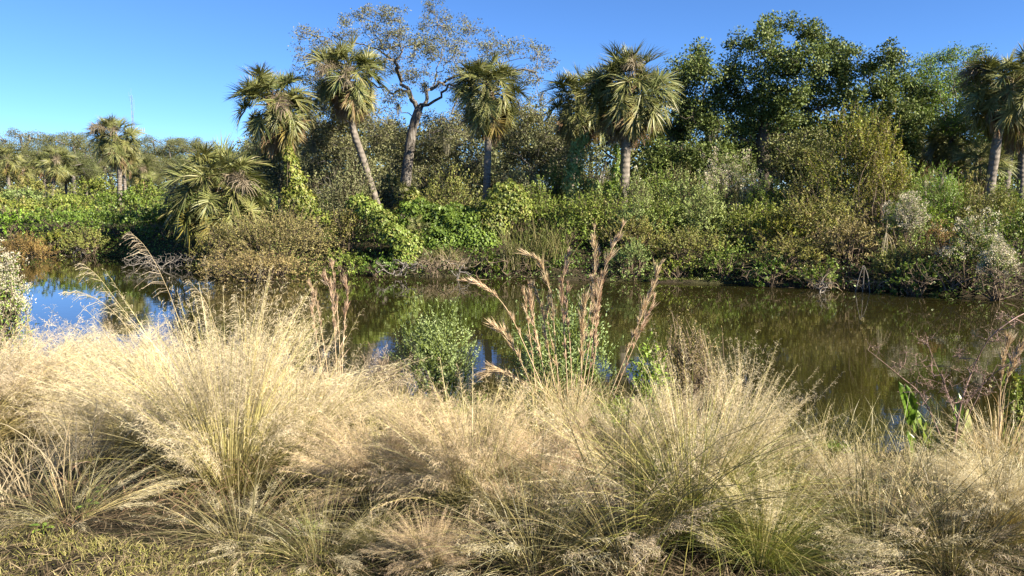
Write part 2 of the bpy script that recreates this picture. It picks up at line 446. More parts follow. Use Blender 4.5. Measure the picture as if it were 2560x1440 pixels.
# ------------------------------------------------------------------ palms
def frond_mesh(seed, elev, mat, size=1.0, droop=1.0, nl=52, dead=False):
    """fan leaf pointing along +X at the given elevation, petiole from the origin"""
    r = np.random.default_rng(seed); g = Geo()
    e = radians(elev)
    lp = (0.52 if dead else 0.74) * size * r.uniform(.85, 1.1)
    K = 6; t = np.linspace(0, 1, K)
    ang = e - droop * 0.40 * t ** 1.5
    st = np.stack([np.cos(ang), 0 * t, np.sin(ang)], -1) * lp / (K - 1)
    P = np.concatenate([[[0, 0, 0]], np.cumsum(st[1:], 0)])
    side = np.tile([[0, 1., 0]], (1, 1))
    segs(g, P[:-1], P[1:], .018 * size, .014 * size, 4)
    # curved midrib of the blade
    a0 = ang[-1]; nc = 5; lc = .34 * size
    ca = a0 - droop * np.linspace(0, 1.35, nc)
    C = P[-1] + np.concatenate([[[0, 0, 0]], np.cumsum(np.stack([np.cos(ca), 0 * ca, np.sin(ca)], -1)[1:] * lc / (nc - 1), 0)])
    # leaflets
    u = np.linspace(-1, 1, nl)
    spread = radians(62 if dead else 138)
    phi = u * spread + r.normal(0, .03, nl)
    k = 1 - np.abs(u)                                   # 0 at the blade's base, 1 at its tip
    ii = np.clip(k ** 1.3 * (nc - 1), 0, nc - 1.001); i0 = ii.astype(int); f = (ii - i0)[:, None]
    B = C[i0] * (1 - f) + C[i0 + 1] * f
    aa = ca[i0]
    fx = np.stack([np.cos(aa), 0 * aa, np.sin(aa)], -1); fz = np.stack([-np.sin(aa), 0 * aa, np.cos(aa)], -1)
    vee = .35 if not dead else .1
    d = norm(fx * np.cos(phi)[:, None] + np.array([0, 1., 0]) * np.sin(phi)[:, None] + fz * (np.abs(np.sin(phi)) * vee)[:, None])
    ln = size * (.46 + .22 * k) * r.uniform(.74, 1.1, nl) * (.85 if dead else 1)
    kk = 5; tt = np.linspace(0, 1, kk)
    path = np.zeros((nl, kk, 3)); path[:, 0] = B
    cur = d.copy()
    for s in range(1, kk):
        g_ = (.03 + .24 * (s / kk) ** 2) * (.12 + droop * .8) * r.uniform(.4, 1.7, nl)
        if dead: g_ = g_ + .25
        cur = norm(cur + np.array([0, 0, -1.]) * g_[:, None] + r.normal(0, .06, (nl, 3)))
        path[:, s] = path[:, s - 1] + cur * (ln / (kk - 1))[:, None]
    sd = norm(np.cross(d, fz) + r.normal(0, .35, (nl, 3)))
    wd = np.array([.026, .036, .029, .015, .002]) * size * (.8 if dead else 1)
    ribbons(g, path, wd, sd)
    return g.mesh('frond', mat)

def seed_stalk_mesh(seed, size=1.0):
    r = np.random.default_rng(seed); g = Geo()
    K = 9; t = np.linspace(0, 1, K)
    ang = radians(35) - 1.5 * t ** 1.2
    st = np.stack([np.cos(ang), 0 * t, np.sin(ang)], -1) * 1.5 * size / (K - 1)
    P = np.concatenate([[[0, 0, 0]], np.cumsum(st[1:], 0)])
    segs(g, P[:-1], P[1:], .012, .010, 4)
    n = 260
    tt = r.uniform(.4, 1, n) * (K - 1.01); i = tt.astype(int); f = (tt - i)[:, None]
    b = P[i] * (1 - f) + P[i + 1] * f
    d = norm(rdir(r, n) + np.array([.4, 0, -.5]))
    ln = r.uniform(.08, .34, n) * size
    p2 = b + d * ln[:, None]; p3 = p2 + norm(d + np.array([0, 0, -1.])) * (ln * .6)[:, None]
    ribbons(g, np.stack([b, p2, p3], 1), np.array([.010, .012, .006]) * size, norm(np.cross(d, rdir(r, n))))
    return g.mesh('seed_stalk', 'seed')

FR = {}
def frond_set(size):
    """shared fronds by steepness, erect at the top to dead ones hanging on the trunk"""
    k = round(size, 2)
    if k in FR: return FR[k]
    rows = []
    for j, (el, mat, dr, dead) in enumerate([(78, 'frond_green', .35, 0), (62, 'frond_green', .5, 0), (46, 'frond_green', .68, 0), (30, 'frond_green', .85, 0),
                                             (14, 'frond_green', .95, 0), (-3, 'frond_green', 1.0, 0), (-18, 'frond_green', 1.0, 0), (-34, 'frond_gold', .9, 0),
                                             (-50, 'frond_dead', .7, 1), (-66, 'frond_dead', .6, 1)]):
        rows.append([frond_mesh(100 + j * 7 + v, el, mat, size, dr, dead=bool(dead)) for v in range(4)])
    FR[k] = (rows, [seed_stalk_mesh(7, size), seed_stalk_mesh(8, size)])
    return FR[k]

def palm(label, path_px, D, size, rb, seed, nf=46, group=None, dead=1.0, sink=None, seeds=3, depth=0.0, name='cabbage_palm', skip_top=0):
    """path_px: trunk from the lowest point seen up to the heart of the crown"""
    r = np.random.default_rng(seed)
    pts = [at(px, py, D + depth * i / max(1, len(path_px) - 1)) for i, (px, py) in enumerate(path_px)]
    d0 = pts[0] - pts[1]; d0 = d0 / abs(d0[2]); g0 = float(gz(pts[0][0], pts[0][1]))
    foot = pts[0] + d0 * max(0, pts[0][2] - g0 + .15)
    pts = [foot] + pts
    base = np.array([foot[0], foot[1], g0])
    t = thing(name, label, 'palm tree', base, group)
    P = smooth_path(np.array(pts) - base, 26)
    g = Geo()
    R = np.interp(np.linspace(0, 1, 26), [0, .12, .5, .88, 1], [1.35, 1.05, 1, .92, .8]) * rb * (1 + r.normal(0, .025, 26))
    tube(g, P, R, 12)
    link('trunk', g.mesh('trunk', 'palm_bark', True), t)
    # stubs of old leaf stalks under the crown
    hb = Geo(); nb = 46
    ax = norm(P[-1] - P[-4])
    hh = r.uniform(-.2, .95, nb) * size; az = r.uniform(0, 2 * pi, nb)
    top = P[-1]
    out = np.stack([np.cos(az), np.sin(az), 0 * az], -1)
    A = top - ax * hh[:, None] + out * rb * .7
    B = A + norm(out * .8 + np.array([0, 0, .7])) * (r.uniform(.12, .3, nb) * size)[:, None]
    segs(hb, A, B, .03 * size, .016 * size, 4)
    link('leaf_bases', hb.mesh('leaf_bases', 'frond_dead'), t, kind='stuff')
    rows, sd = frond_set(1.0)
    #            erect ........................ hanging
    wts = np.array([5, 8, 9, 9, 9, 9, 8, 5, 4.5 * dead, 5 * dead]); wts = wts[:]; wts[:skip_top] = 0; wts = wts / wts.sum()
    cnt = np.maximum(0, np.round(wts * nf * 1.65)).astype(int)
    for k, c in enumerate(cnt):
        a0 = r.uniform(0, 2 * pi)
        for i in range(c):
            az = a0 + i * 2 * pi / max(1, c) + r.normal(0, .3)
            me = rows[k][r.integers(0, 4)]
            o = link('dead_frond' if k >= 8 else 'frond', me, t)
            hgt = np.interp(k, [0, 9], [.15, -.55]) * size + r.normal(0, .06)
            o.location = tuple(top + ax * hgt + np.array([cos(az), sin(az), 0]) * rb * .6)
            o.rotation_euler = (r.normal(0, .5), r.normal(0, .17), az)
            s = r.uniform(.84, 1.12) * (.80, .88, .96)[min(k, 2)] * (1.04 if k > 2 else 1) * size; o.scale = (s, s, s)
    for i in range(seeds):
        o = link('seed_stalk', sd[i % 2], t)
        az = r.uniform(0, 2 * pi); o.location = tuple(top + np.array([0, 0, .1]))
        o.rotation_euler = (0, r.uniform(-.5, .2), az); o.scale = (size, size, size)
    return t, base, P + base

# ------------------------------------------------------------------ branching trees
def grow(roots, targets, seed, wob=.10, step=.45, power=.52, rmin=.012, rmax=None, weight=1.0):
    """limbs given as polylines; each target point is reached from the nearest limb by a curved branch.
       returns nodes, parent index, radius"""
    r = np.random.default_rng(seed)
    N = []; par = []
    for poly, join in roots:
        if join is None:
            prev = -1
        else:
            prev = int(np.argmin(np.linalg.norm(np.array(N) - poly[0], axis=1)))
            poly = poly[1:]
        for p in poly:
            N.append(np.array(p, float)); par.append(prev); prev = len(N) - 1
    fixed = len(N)
    tg = np.asarray(targets, float)
    if len(tg):
        nodes = np.array(N)
        d0 = np.min(np.linalg.norm(tg[:, None] - nodes[None], axis=2), axis=1)
        for k in np.argsort(d0):
            T = tg[k]; nodes = np.array(N)
            dd = np.linalg.norm(nodes - T, axis=1)
            dd = dd + .6 * np.maximum(0, nodes[:, 2] - T[2])      # prefer joining from below
            i = int(np.argmin(dd)); dist = np.linalg.norm(nodes[i] - T)
            m = max(1, int(dist / step)); prev = i
            sag = r.normal(0, wob, 3) * dist
            for s in range(1, m + 1):
                f = s / m
                p = nodes[i] * (1 - f) + T * f + sag * sin(pi * f) + r.normal(0, .03 * min(1, dist), 3) * (s < m)
                N.append(p); par.append(prev); prev = len(N) - 1
    N = np.array(N); par = np.array(par)
    cnt = np.zeros(len(N)); child = np.zeros(len(N), bool); child[par[par >= 0]] = True
    cnt[~child] = weight
    for i in range(len(N) - 1, -1, -1):
        if par[i] >= 0: cnt[par[i]] += cnt[i]
    R = rmin * np.maximum(1, cnt) ** power
    if rmax is not None: R = R * (rmax / R.max())
    return N, par, np.maximum(R, rmin * .6), fixed

def skeleton(g, N, par, R, lo=0, hi=None, sides=5):
    i = np.arange(len(N))[lo:hi]; i = i[par[i] >= 0]
    big = R[i] > .05
    for sel, sd in ((big, max(7, sides)), (~big, 4)):
        j = i[sel]
        if len(j):
            segs(g, N[par[j]], N[j] + norm(N[j] - N[par[j]]) * (R[j] * .25)[:, None], np.minimum(R[par[j]], R[j] * 1.35), R[j], sd)

def cluster_leaves(g, r, C, n_each, rad, Ln, W, flat=.75, tri=False):
    n = len(C) * n_each
    c = np.repeat(C, n_each, 0)
    rr = np.repeat(np.broadcast_to(np.asarray(rad, float), (len(C),)), n_each)
    o = rdir(r, n) * (r.uniform(0, 1, n) ** .45 * rr)[:, None]; o[:, 2] *= flat
    d = norm(o / np.maximum(.05, rr)[:, None] + rdir(r, n) * .9 + np.array([0, 0, .15]))
    nr = norm(rdir(r, n) * .8 + o / np.maximum(.05, rr)[:, None] * .9 + np.array([0, 0, .45]))
    leaves(g, c + o, d, nr, Ln * r.uniform(.6, 1.25, n), W * r.uniform(.7, 1.25, n), tri=tri)

def px_targets(r, blobs, D, dz, n, shell=.55):
    """blobs (px, py, rx, ry[, depth offset]) -> points in ellipsoids around these places"""
    A = np.array([b[2] * b[3] for b in blobs], float); A = A / A.sum()
    out = []
    for b, a in zip(blobs, A):
        k = max(2, int(round(n * a)))
        off = b[4] if len(b) > 4 else r.uniform(-dz, dz)
        c = at(b[0], b[1], D + off); sc = (D + off) / F
        u = rdir(r, k) * (r.uniform(shell ** 3, 1, k) ** (1 / 3))[:, None]
        out.append(c + u * np.array([b[2] * sc, max(b[2], b[3]) * sc * .9, b[3] * sc]))
    return np.concatenate(out)

def moss_strands(parent, pts, r, base):
    """hanging grey moss, one part for every festoon"""
    for p in pts:
        g = Geo(); n = 46
        l = r.uniform(.35, .95)
        a = p - base + r.normal(0, .07, (n, 3)) * np.array([1, 1, .6])
        ln = l * r.uniform(.3, 1, n)
        K = 4; t = np.linspace(0, 1, K)
        P = a[:, None] + np.array([0, 0, -1.]) * (ln[:, None] * t)[..., None]
        P[:, :, :2] += r.normal(0, .018, (n, K, 2)) * t[None, :, None]
        ribbons(g, P, np.array([.02, .02, .016, .004]), norm(r.normal(size=(n, 3)) * np.array([1, 1, .05])))
        link('moss_festoon', g.mesh('moss_festoon', 'moss'), parent)

def tree(name, label, trunk_px, limbs_px, blobs, D, seed, leafmat, n_cl=200, per=70, rad=.42, Ln=.10, W=.05, r_trunk=.26, bark='oak_bark',
         dz=1.8, moss=0, cat='tree', group=None, depthj=.8, tri=False, shell=.5, flat=.75, wob=.10, lpow=.6):
    r = np.random.default_rng(seed)
    pts = [at(px, py, D) for px, py in trunk_px]
    g0 = float(gz(pts[0][0], D))
    d0 = pts[0] - pts[1]; d0 = d0 / abs(d0[2])
    foot = pts[0] + d0 * max(0, pts[0][2] - g0 + .2)
    base = np.array([foot[0], foot[1], g0])
    t = thing(name, label, cat, base, group)
    P = smooth_path([foot] + pts, 16) - base
    R = np.interp(np.linspace(0, 1, 16), [0, .1, .5, 1], [1.5, 1.12, 1, .82]) * r_trunk * (1 + r.normal(0, .03, 16))
    g = Geo(); tube(g, P, R, 12)
    link('trunk', g.mesh('trunk', bark, True), t)
    roots = [(list(P[-3:]), None)]
    for lp in limbs_px:
        q = []
        off = r.uniform(-1, 1) * depthj
        for i, (px, py) in enumerate(lp):
            q.append(at(px, py, D + off * i / max(1, len(lp) - 1) * 2.2) - base)
        q = smooth_path(q, max(6, 4 * len(q)))
        q[1:-1] += r.normal(0, .07, (len(q) - 2, 3)) * min(1, r_trunk * 4)
        roots.append((list(q), 1))
    T = px_targets(r, blobs, D, dz, n_cl, shell) - base
    N, par, Rr, fixed = grow(roots, T, seed + 1, rmin=.011, rmax=r_trunk * .8, wob=wob, power=lpow)
    # limbs: one part each; finer branches one part
    k0 = 3
    for lp, (poly, j) in zip(limbs_px, roots[1:]):
        k1 = k0 + len(poly) - 1
        g = Geo()
        pp = [N[par[k0]]] + list(N[k0:k1]); rr = [min(Rr[par[k0]], Rr[k0] * 1.25)] + list(Rr[k0:k1])
        tube(g, pp, np.maximum(np.array(rr) * np.linspace(1, .42, len(rr)), .014), 8)
        link('limb', g.mesh('limb', bark, True), t)
        k0 = k1
    g = Geo(); skeleton(g, N, par, Rr, fixed)
    nt_ = 5; cc = np.repeat(T, nt_, 0); segs(g, cc, cc + rdir(r, len(cc)) * np.array([1, 1, .7]) * rad * r.uniform(.5, 1.0, (len(cc), 1)), .007, .003, 3)
    link('branches', g.mesh('branches', bark), t, kind='stuff')
    g = Geo()
    cluster_leaves(g, r, T, per, rad * r.uniform(.6, 1.3, len(T)), Ln, W, flat, tri)
    link('crown', g.mesh('crown', leafmat), t)
    if moss:
        low = T[np.argsort(T[:, 2])[:max(moss, len(T) // 2)]]
        moss_strands(t, low[r.choice(len(low), moss, replace=False)] + base, r, base)
    return t

# ------------------------------------------------------------------ shrubs, vines
def shrub(name, label, px, top, wpx, D, seed, mat, Ln=.085, W=.045, lai=3.2, lobes=9, stem='twig', cat='shrub', group=None, foot_py=None, depth=.8,
          flowers=0, hang=0.0, twigs=True, nst=26, loose=.32, spread=.32, flower_mat='flower', fsize=1.0, fmin=.42, clump=1.0, lift=None, low=-.12, flat_n=.5):
    r = np.random.default_rng(seed)
    P0 = at(px, top, D); sc = D / F
    zb = float(gz(P0[0], D)); zb = max(zb, -.15)
    if lift is not None: zb = lift
    w = wpx * sc; h = max(.09, P0[2] - zb)
    base = np.array([P0[0], D, zb])
    t = thing(name, label, cat, base, group)
    rx, ry = w / 2, w / 2 * depth
    # lobes over a dome
    lobes = int(lobes * 1.6); spread = spread * .80
    az = r.uniform(0, 2 * pi, lobes); rad = np.sqrt(r.uniform(0, 1, lobes)) * .72
    cz = np.sqrt(np.maximum(0, 1 - rad ** 2)) * r.uniform(.45, .78, lobes)
    c = np.stack([np.cos(az) * rad * rx, np.sin(az) * rad * ry, cz * h], -1)
    c[0] = (r.uniform(-.2, .2) * rx, 0, .70 * h)
    lr = r.uniform(.7, 1.25, lobes) * spread * clump
    lsc = np.stack([lr * rx * 1.05, lr * ry * 1.05, np.minimum(lr * h * 1.15, h - c[:, 2] if False else lr * h * 1.15)], -1)
    area = w * h * .78
    n = int(lai * area / (.5 * Ln * W)); n = min(n, 13000)
    ntw = max(40, n // 9)
    k = r.choice(lobes, ntw, p=lr ** 2 / np.sum(lr ** 2))
    u = rdir(r, ntw); u[:, 2] = np.abs(u[:, 2]) * .9 + low
    tip = c[k] + norm(u) * lsc[k] * (r.uniform(.35, 1.0, ntw) ** .5)[:, None]
    stray = r.uniform(size=ntw) < loose
    tip[stray] += norm(u)[stray] * lsc[k][stray] * r.uniform(.1, .85, (stray.sum(), 1))
    # skirt: fill down to the ground
    ns = ntw // 4
    a2 = r.uniform(0, 2 * pi, ns); q2 = r.uniform(.55, 1.0, ns)
    tip[:ns] = np.stack([np.cos(a2) * q2 * rx, np.sin(a2) * q2 * ry, r.uniform(.04, .55, ns) * h], -1)
    q98 = np.percentile(tip[:, 2], 97.5); tip[:, 2] *= np.clip(h / q98, .8, 1.5)
    qx = np.percentile(np.abs(tip[:, 0]), 96); tip[:, 0] *= np.clip(rx / qx, .8, 1.4)
    tip[:, 2] = np.clip(tip[:, 2], .03, h * 1.12)
    if hang:
        tip[:, 2] -= hang * r.uniform(0, 1, ntw) ** 3
        tip[:, 2] = np.maximum(tip[:, 2], .02 - min(0, zb))
    tl = r.uniform(.16, .36, ntw) * min(1.4, max(.5, h / 1.8))
    root = np.array([0, 0, .25 * h])
    td = norm(norm(tip - root) + rdir(r, ntw) * .55 + np.array([0, 0, .35 - hang]))
    st = tip - td * tl[:, None]
    m = max(1, n // ntw)
    f = (np.arange(m) + r.uniform(0, 1, (ntw, m))) / m
    p = st[:, None] + (tip - st)[:, None] * f[..., None]
    p = p.reshape(-1, 3) + r.normal(0, .012, (ntw * m, 3))
    dd = np.repeat(td, m, 0)
    d = norm(dd * .7 + rdir(r, len(p)) * .9 + np.array([0, 0, -hang]))
    uo = np.repeat(norm((tip - c[k]) / np.maximum(.05, lsc[k])), m, 0)
    nr = norm(rdir(r, len(p)) * .6 + uo * 1.1 + np.array([0, 0, .3]))
    g = Geo(); leaves(g, p, d, nr, Ln * r.uniform(.6, 1.3, len(p)), W * r.uniform(.7, 1.25, len(p)))
    link('foliage', g.mesh('foliage', mat), t)
    g = Geo()
    # stems from the foot to the lobes, fine twigs
    for i in range(min(nst, lobes * 3)):
        j = i % lobes
        foot = np.array([r.normal(0, .12) * rx, r.normal(0, .12) * ry, -.1])
        endp = c[j] + r.normal(0, .3, 3) * lsc[j]
        mid = (foot + endp) / 2 + r.normal(0, .10, 3) * h
        mid[2] = max(mid[2], .05)
        Q = smooth_path([foot, mid, endp], 7)
        segs(g, Q[:-1], Q[1:], np.linspace(.022, .008, 6), np.linspace(.020, .006, 6), 4)
    if twigs:
        s2 = r.uniform(size=ntw) < .6
        segs(g, st[s2] - td[s2] * .12, tip[s2], .005, .002, 3)
    link('stems', g.mesh('stems', stem), t, kind='stuff')
    if flowers:
        g = Geo()
        sel = np.where((tip[:, 2] > fmin * h))[0]
        sel = r.choice(sel, min(len(sel), flowers), replace=False)
        nf = 26; fc = np.repeat(tip[sel], nf, 0)
        o = rdir(r, len(fc)) * (r.uniform(0, 1, len(fc)) ** .5 * .085 * fsize ** .7)[:, None]
        leaves(g, fc + o, norm(o + rdir(r, len(fc)) * .02 + np.array([0, 0, .03])), rdir(r, len(fc)), .05 * fsize * r.uniform(.6, 1.3, len(fc)), .022 * fsize)
        link('blossom', g.mesh('blossom', flower_mat), t)
    return t

def vine_blanket(name, label, blobs, D, seed, mat, Ln=.13, W=.11, n=5200, cat='vine', group=None, dz=.5, dens=1.0):
    """heart-shaped leaves laid over humps, each facing outwards and hanging a little"""
    r = np.random.default_rng(seed)
    cs = []; S = []
    for b in blobs:
        off = b[4] if len(b) > 4 else 0
        cs.append(at(b[0], b[1], D + off)); s = (D + off) / F
        S.append([b[2] * s, max(.3, min(b[2], b[3]) * s), b[3] * s])
    cs = np.array(cs); S = np.array(S); n = int(n * 2.0)
    base = np.array([cs[:, 0].mean(), D, float(gz(cs[:, 0].mean(), D))])
    t = thing(name, label, cat, base, group)
    A = S[:, 0] * S[:, 2]; pr = A / A.sum()
    k = r.choice(len(cs), n, p=pr)
    u = rdir(r, n); u[:, 2] = np.where(u[:, 2] < -.55, -u[:, 2], u[:, 2])
    lump = 1 + .16 * np.sin(u[:, 0] * 7 + k) * np.sin(u[:, 2] * 8 + k * 2) + r.normal(0, .06, n)
    shell = np.where(r.uniform(size=n) < .68, 1, r.uniform(.55, .95, n))
    p = cs[k] + u * S[k] * (lump * shell)[:, None] - base
    nm = norm(u / S[k])
    nr = norm(nm + rdir(r, n) * .55 + np.array([0, 0, .3]))
    d = norm(np.array([0, 0, -1.]) - nr * (nr[:, 2:3] * -1) + rdir(r, n) * .45)
    s = r.uniform(.55, 1.3, n)[:, None]
    sd = norm(np.cross(d, nr)); up = np.cross(sd, d)
    s = s * r.uniform(.5, .85, n)[:, None]; l = Ln * s; w = W * s
    V = np.stack([p, p - d * l * .12 + sd * w * .32, p + d * l * .22 + sd * w * .52 + up * w * .12, p + d * l,
                  p + d * l * .22 - sd * w * .52 + up * w * .12, p - d * l * .12 - sd * w * .32], 1)
    i = np.arange(n)[:, None] * 6
    g = Geo(); g.add(V.reshape(-1, 3), q=np.concatenate([i + np.array([[0, 1, 2, 3]]), i + np.array([[0, 3, 4, 5]])]))
    link('leaves', g.mesh('leaves', mat), t)
    g = Geo()
    for j in range(len(cs)):
        for q in range(5):
            a = cs[j] - base + rdir(r, 1)[0] * S[j] * .7
            b = np.array([a[0] + r.normal(0, .3), a[1] + r.uniform(-.1, .4), float(gz(a[0] + base[0], D)) - base[2]])
            if b[2] > a[2]: b[2] = a[2] - .3
            Q = smooth_path([a, (a + b) / 2 + r.normal(0, .18, 3), b], 7)
            segs(g, Q[:-1], Q[1:], .009, .008, 4)
    link('runners', g.mesh('runners', 'twig'), t, kind='stuff')
    return t

def dead_branches(name, label, px, py, D, seed, spreadpx=60, hpx=50, n=26, mat='grey_wood', cat='branch', r0=.022, group=None, roots=3, flatten=1.0, wob=.16, up=0.5):
    """bare grey branches with forked twigs"""
    r = np.random.default_rng(seed)
    b = at(px, py, D); sc = D / F
    t = thing(name, label, cat, b, group)
    g = Geo()
    roots_ = []
    for i in range(roots):
        e = np.array([r.uniform(-.5, .5) * spreadpx * sc, r.uniform(-.4, .3), r.uniform(.3, .7) * hpx * sc])
        s0 = np.array([r.uniform(-.25, .25) * spreadpx * sc, r.uniform(-.1, .1), -.12])
        roots_.append((list(smooth_path([s0, (s0 + e) / 2 + r.normal(0, .1, 3), e], 6)), None))
    T = np.stack([r.uniform(-1, 1, n) * spreadpx * sc, r.uniform(-.7, .5, n), r.uniform(0.02, 1, n) * hpx * sc * flatten], -1)
    N, par, R, fx = grow(roots_, T, seed, wob=wob, step=.12, rmin=.005, rmax=r0)
    skeleton(g, N, par, R)
    # fine side twigs
    k = r.choice(len(N), min(len(N), n * 3)); d = norm(rdir(r, len(k)) + np.array([0, 0, up]))
    segs(g, N[k], N[k] + d * r.uniform(.06, .22, (len(k), 1)), .004, .002, 3)
    link('twigs', g.mesh('twigs', mat), t)
    return t

# ------------------------------------------------------------------ grasses
def arc_paths(r, n, length, th0, bend, K=7, spread=.10, power=1.4, az=None, lean=None):
    """bundles of arching stems from a small foot: returns paths (n,K,3) and azimuth"""
    az = r.uniform(0, 2 * pi, n) if az is None else az
    t = np.linspace(0, 1, K)
    th = th0[:, None] + bend[:, None] * t[None] ** power
    st = np.stack([np.sin(th) * np.cos(az)[:, None], np.sin(th) * np.sin(az)[:, None], np.cos(th)], -1) * (length / (K - 1))[:, None, None]
    st[:, 0] = 0
    P = np.cumsum(st, 1)
    ft = np.sqrt(r.uniform(0, 1, n)) * spread
    P += np.stack([np.cos(az) * ft, np.sin(az) * ft, 0 * ft], -1)[:, None]
    if lean is not None: P[..., :2] += (P[..., 2:3] ** 1.5) * np.asarray(lean)
    return P, az

def side_of(P, r):
    d = norm(P[:, -1] - P[:, 0]); return norm(np.cross(d, rdir(r, len(d))))

def panicles(g, r, P, t0, m, blen, bw, droop, spk=2, sw=.0016, sl=.0095, oneside=None):
    """hair-fine side branches with tiny spikelets on the upper part of each stem"""
    n, K, _ = P.shape
    tt = (t0 + (1 - t0) * r.uniform(0, 1, (n, m)) ** .9) * (K - 1.001); i = tt.astype(int); f = (tt - i)[..., None]
    ix = np.arange(n)[:, None]
    b = P[ix, i] * (1 - f) + P[ix, i + 1] * f
    tg = norm(P[ix, i + 1] - P[ix, i])
    b = b.reshape(-1, 3); tg = tg.reshape(-1, 3); q = len(b)
    rel = ((tt / (K - 1) - t0) / (1 - t0)).ravel()
    ln = blen * (1.15 - .85 * rel) * r.uniform(.5, 1.25, q)
    d1 = norm(tg * 1.0 + rdir(r, q) * .75 + (0 if oneside is None else np.asarray(oneside)))
    d2 = norm(d1 + np.array([0, 0, -1.]) * droop * r.uniform(.5, 1.5, (q, 1)) + rdir(r, q) * .25)
    p1 = b + d1 * (ln * .5)[:, None]; p2 = p1 + d2 * (ln * .5)[:, None]
    sd = norm(np.cross(d1, rdir(r, q)))
    # one quad per branchlet: root, mid, tip
    v = np.stack([b, p1 + sd * bw * .6, p2, p1 - sd * bw * .6], 1)
    g.add(v, q=np.arange(q * 4).reshape(q, 4))
    for s in range(spk):
        fr = r.uniform(.45, 1.05, q)[:, None]
        pp = np.where(fr < .5, b + (p1 - b) * fr * 2, p1 + (p2 - p1) * (fr - .5) * 2)
        dd = norm(d2 + rdir(r, q) * .5)
        leaves(g, pp, dd, rdir(r, q), sl * r.uniform(.7, 1.4, q), sw, 0)

TUFT = {}
def tuft_protos():
    """four kinds of tussock, each blades + stems + haze of plumes"""
    # name: culms, length, spread angle, bend, panicle branches, branch length, plume material, blades, blade length
    spec = dict(
        tall=(330, 1.30, .30, .45, 60, .105, 'plume', 480, .80, 22),
        full=(360, 1.12, .46, .80, 62, .105, 'plume', 480, .72, 26),
        pink=(380, .92, .55, .75, 60, .100, 'plume_pink', 420, .62, 30),
        green=(170, 1.25, .30, .42, 62, .062, 'plume', 900, .95, 13),
        sweep=(150, 1.25, .20, .55, 66, .070, 'plume', 420, .80, 7),
        low=(44, .78, .65, .8, 62, .09, 'plume', 260, 1.05, 8))
    for k, (nm, (nc, ln, sp, bd, m, bl, pm, nb, bln, nbun)) in enumerate(spec.items()):
        r = np.random.default_rng(500 + k)
        # stems gather in sheaves that lean and reach differently
        bi = r.integers(0, nbun, nc)
        baz = r.uniform(0, 2 * pi, nbun); bth = np.abs(r.normal(0, sp, nbun)); bln_ = r.uniform(.66, 1.12, nbun); bbd = np.abs(r.normal(bd, .32, nbun))
        lone = r.uniform(size=nc) < .18
        az = np.where(lone, r.uniform(0, 2 * pi, nc), baz[bi] + r.normal(0, .16, nc))
        th = np.where(lone, np.abs(r.normal(0, sp, nc)), np.abs(bth[bi] + r.normal(0, .055, nc)))
        L_ = ln * np.where(lone, r.uniform(.7, 1.2, nc), bln_[bi] * r.uniform(.86, 1.12, nc))
        bb = np.where(lone, np.abs(r.normal(bd, .3, nc)), np.abs(bbd[bi] + r.normal(0, .10, nc)))
        P, az = arc_paths(r, nc, L_, th, bb, 8, .13, az=az)
        gc = Geo(); ribbons(gc, P, np.array([.0038, .0037, .0035, .0032, .0028, .0024, .0019, .001]), side_of(P, r))
        gp = Geo(); panicles(gp, r, P, .50, m, bl, .0017, .75)
        Lb = bln * r.uniform(.5, 1.3, nb)
        Pb, _ = arc_paths(r, nb, Lb, np.abs(r.normal(.15, .40, nb)), np.abs(r.normal(1.1, .55, nb)), 7, .15)
        gb = Geo(); ribbons(gb, Pb, np.array([.0040, .0040, .0038, .0035, .0030, .0022, .0008]), side_of(Pb, r))
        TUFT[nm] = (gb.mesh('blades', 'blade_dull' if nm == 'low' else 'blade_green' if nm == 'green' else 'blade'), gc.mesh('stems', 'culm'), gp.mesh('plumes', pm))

def tussock(label, kind, px, py, scale, rotz, seed, lean=(0, 0), squash=1.0, stretch=1.0, group='plumed grass tussocks on the near bank', name='grass_tussock', at_xy=None):
    q = hit(px, py) if at_xy is None else np.array([at_xy[0], at_xy[1], float(gz(*at_xy))])
    t = thing(name, label, 'grass', (q[0], q[1], q[2] - .02), group)
    t.rotation_euler = (lean[1], lean[0], rotz) if False else (0, 0, 0)
    b, c, p = TUFT[kind]
    M = Matrix.Rotation(lean[0], 4, 'Y') @ Matrix.Rotation(-lean[1], 4, 'X') @ Matrix.Rotation(rotz, 4, 'Z')
    for nm, me in (('blades', b), ('stems', c), ('plumes', p)):
        o = link(nm, me, t, kind='stuff')
        o.matrix_local = M @ Matrix.Diagonal((scale * stretch, scale * stretch, scale * squash, 1))
    return t, q

# ================================================================== BUILD
T0 = time.time()
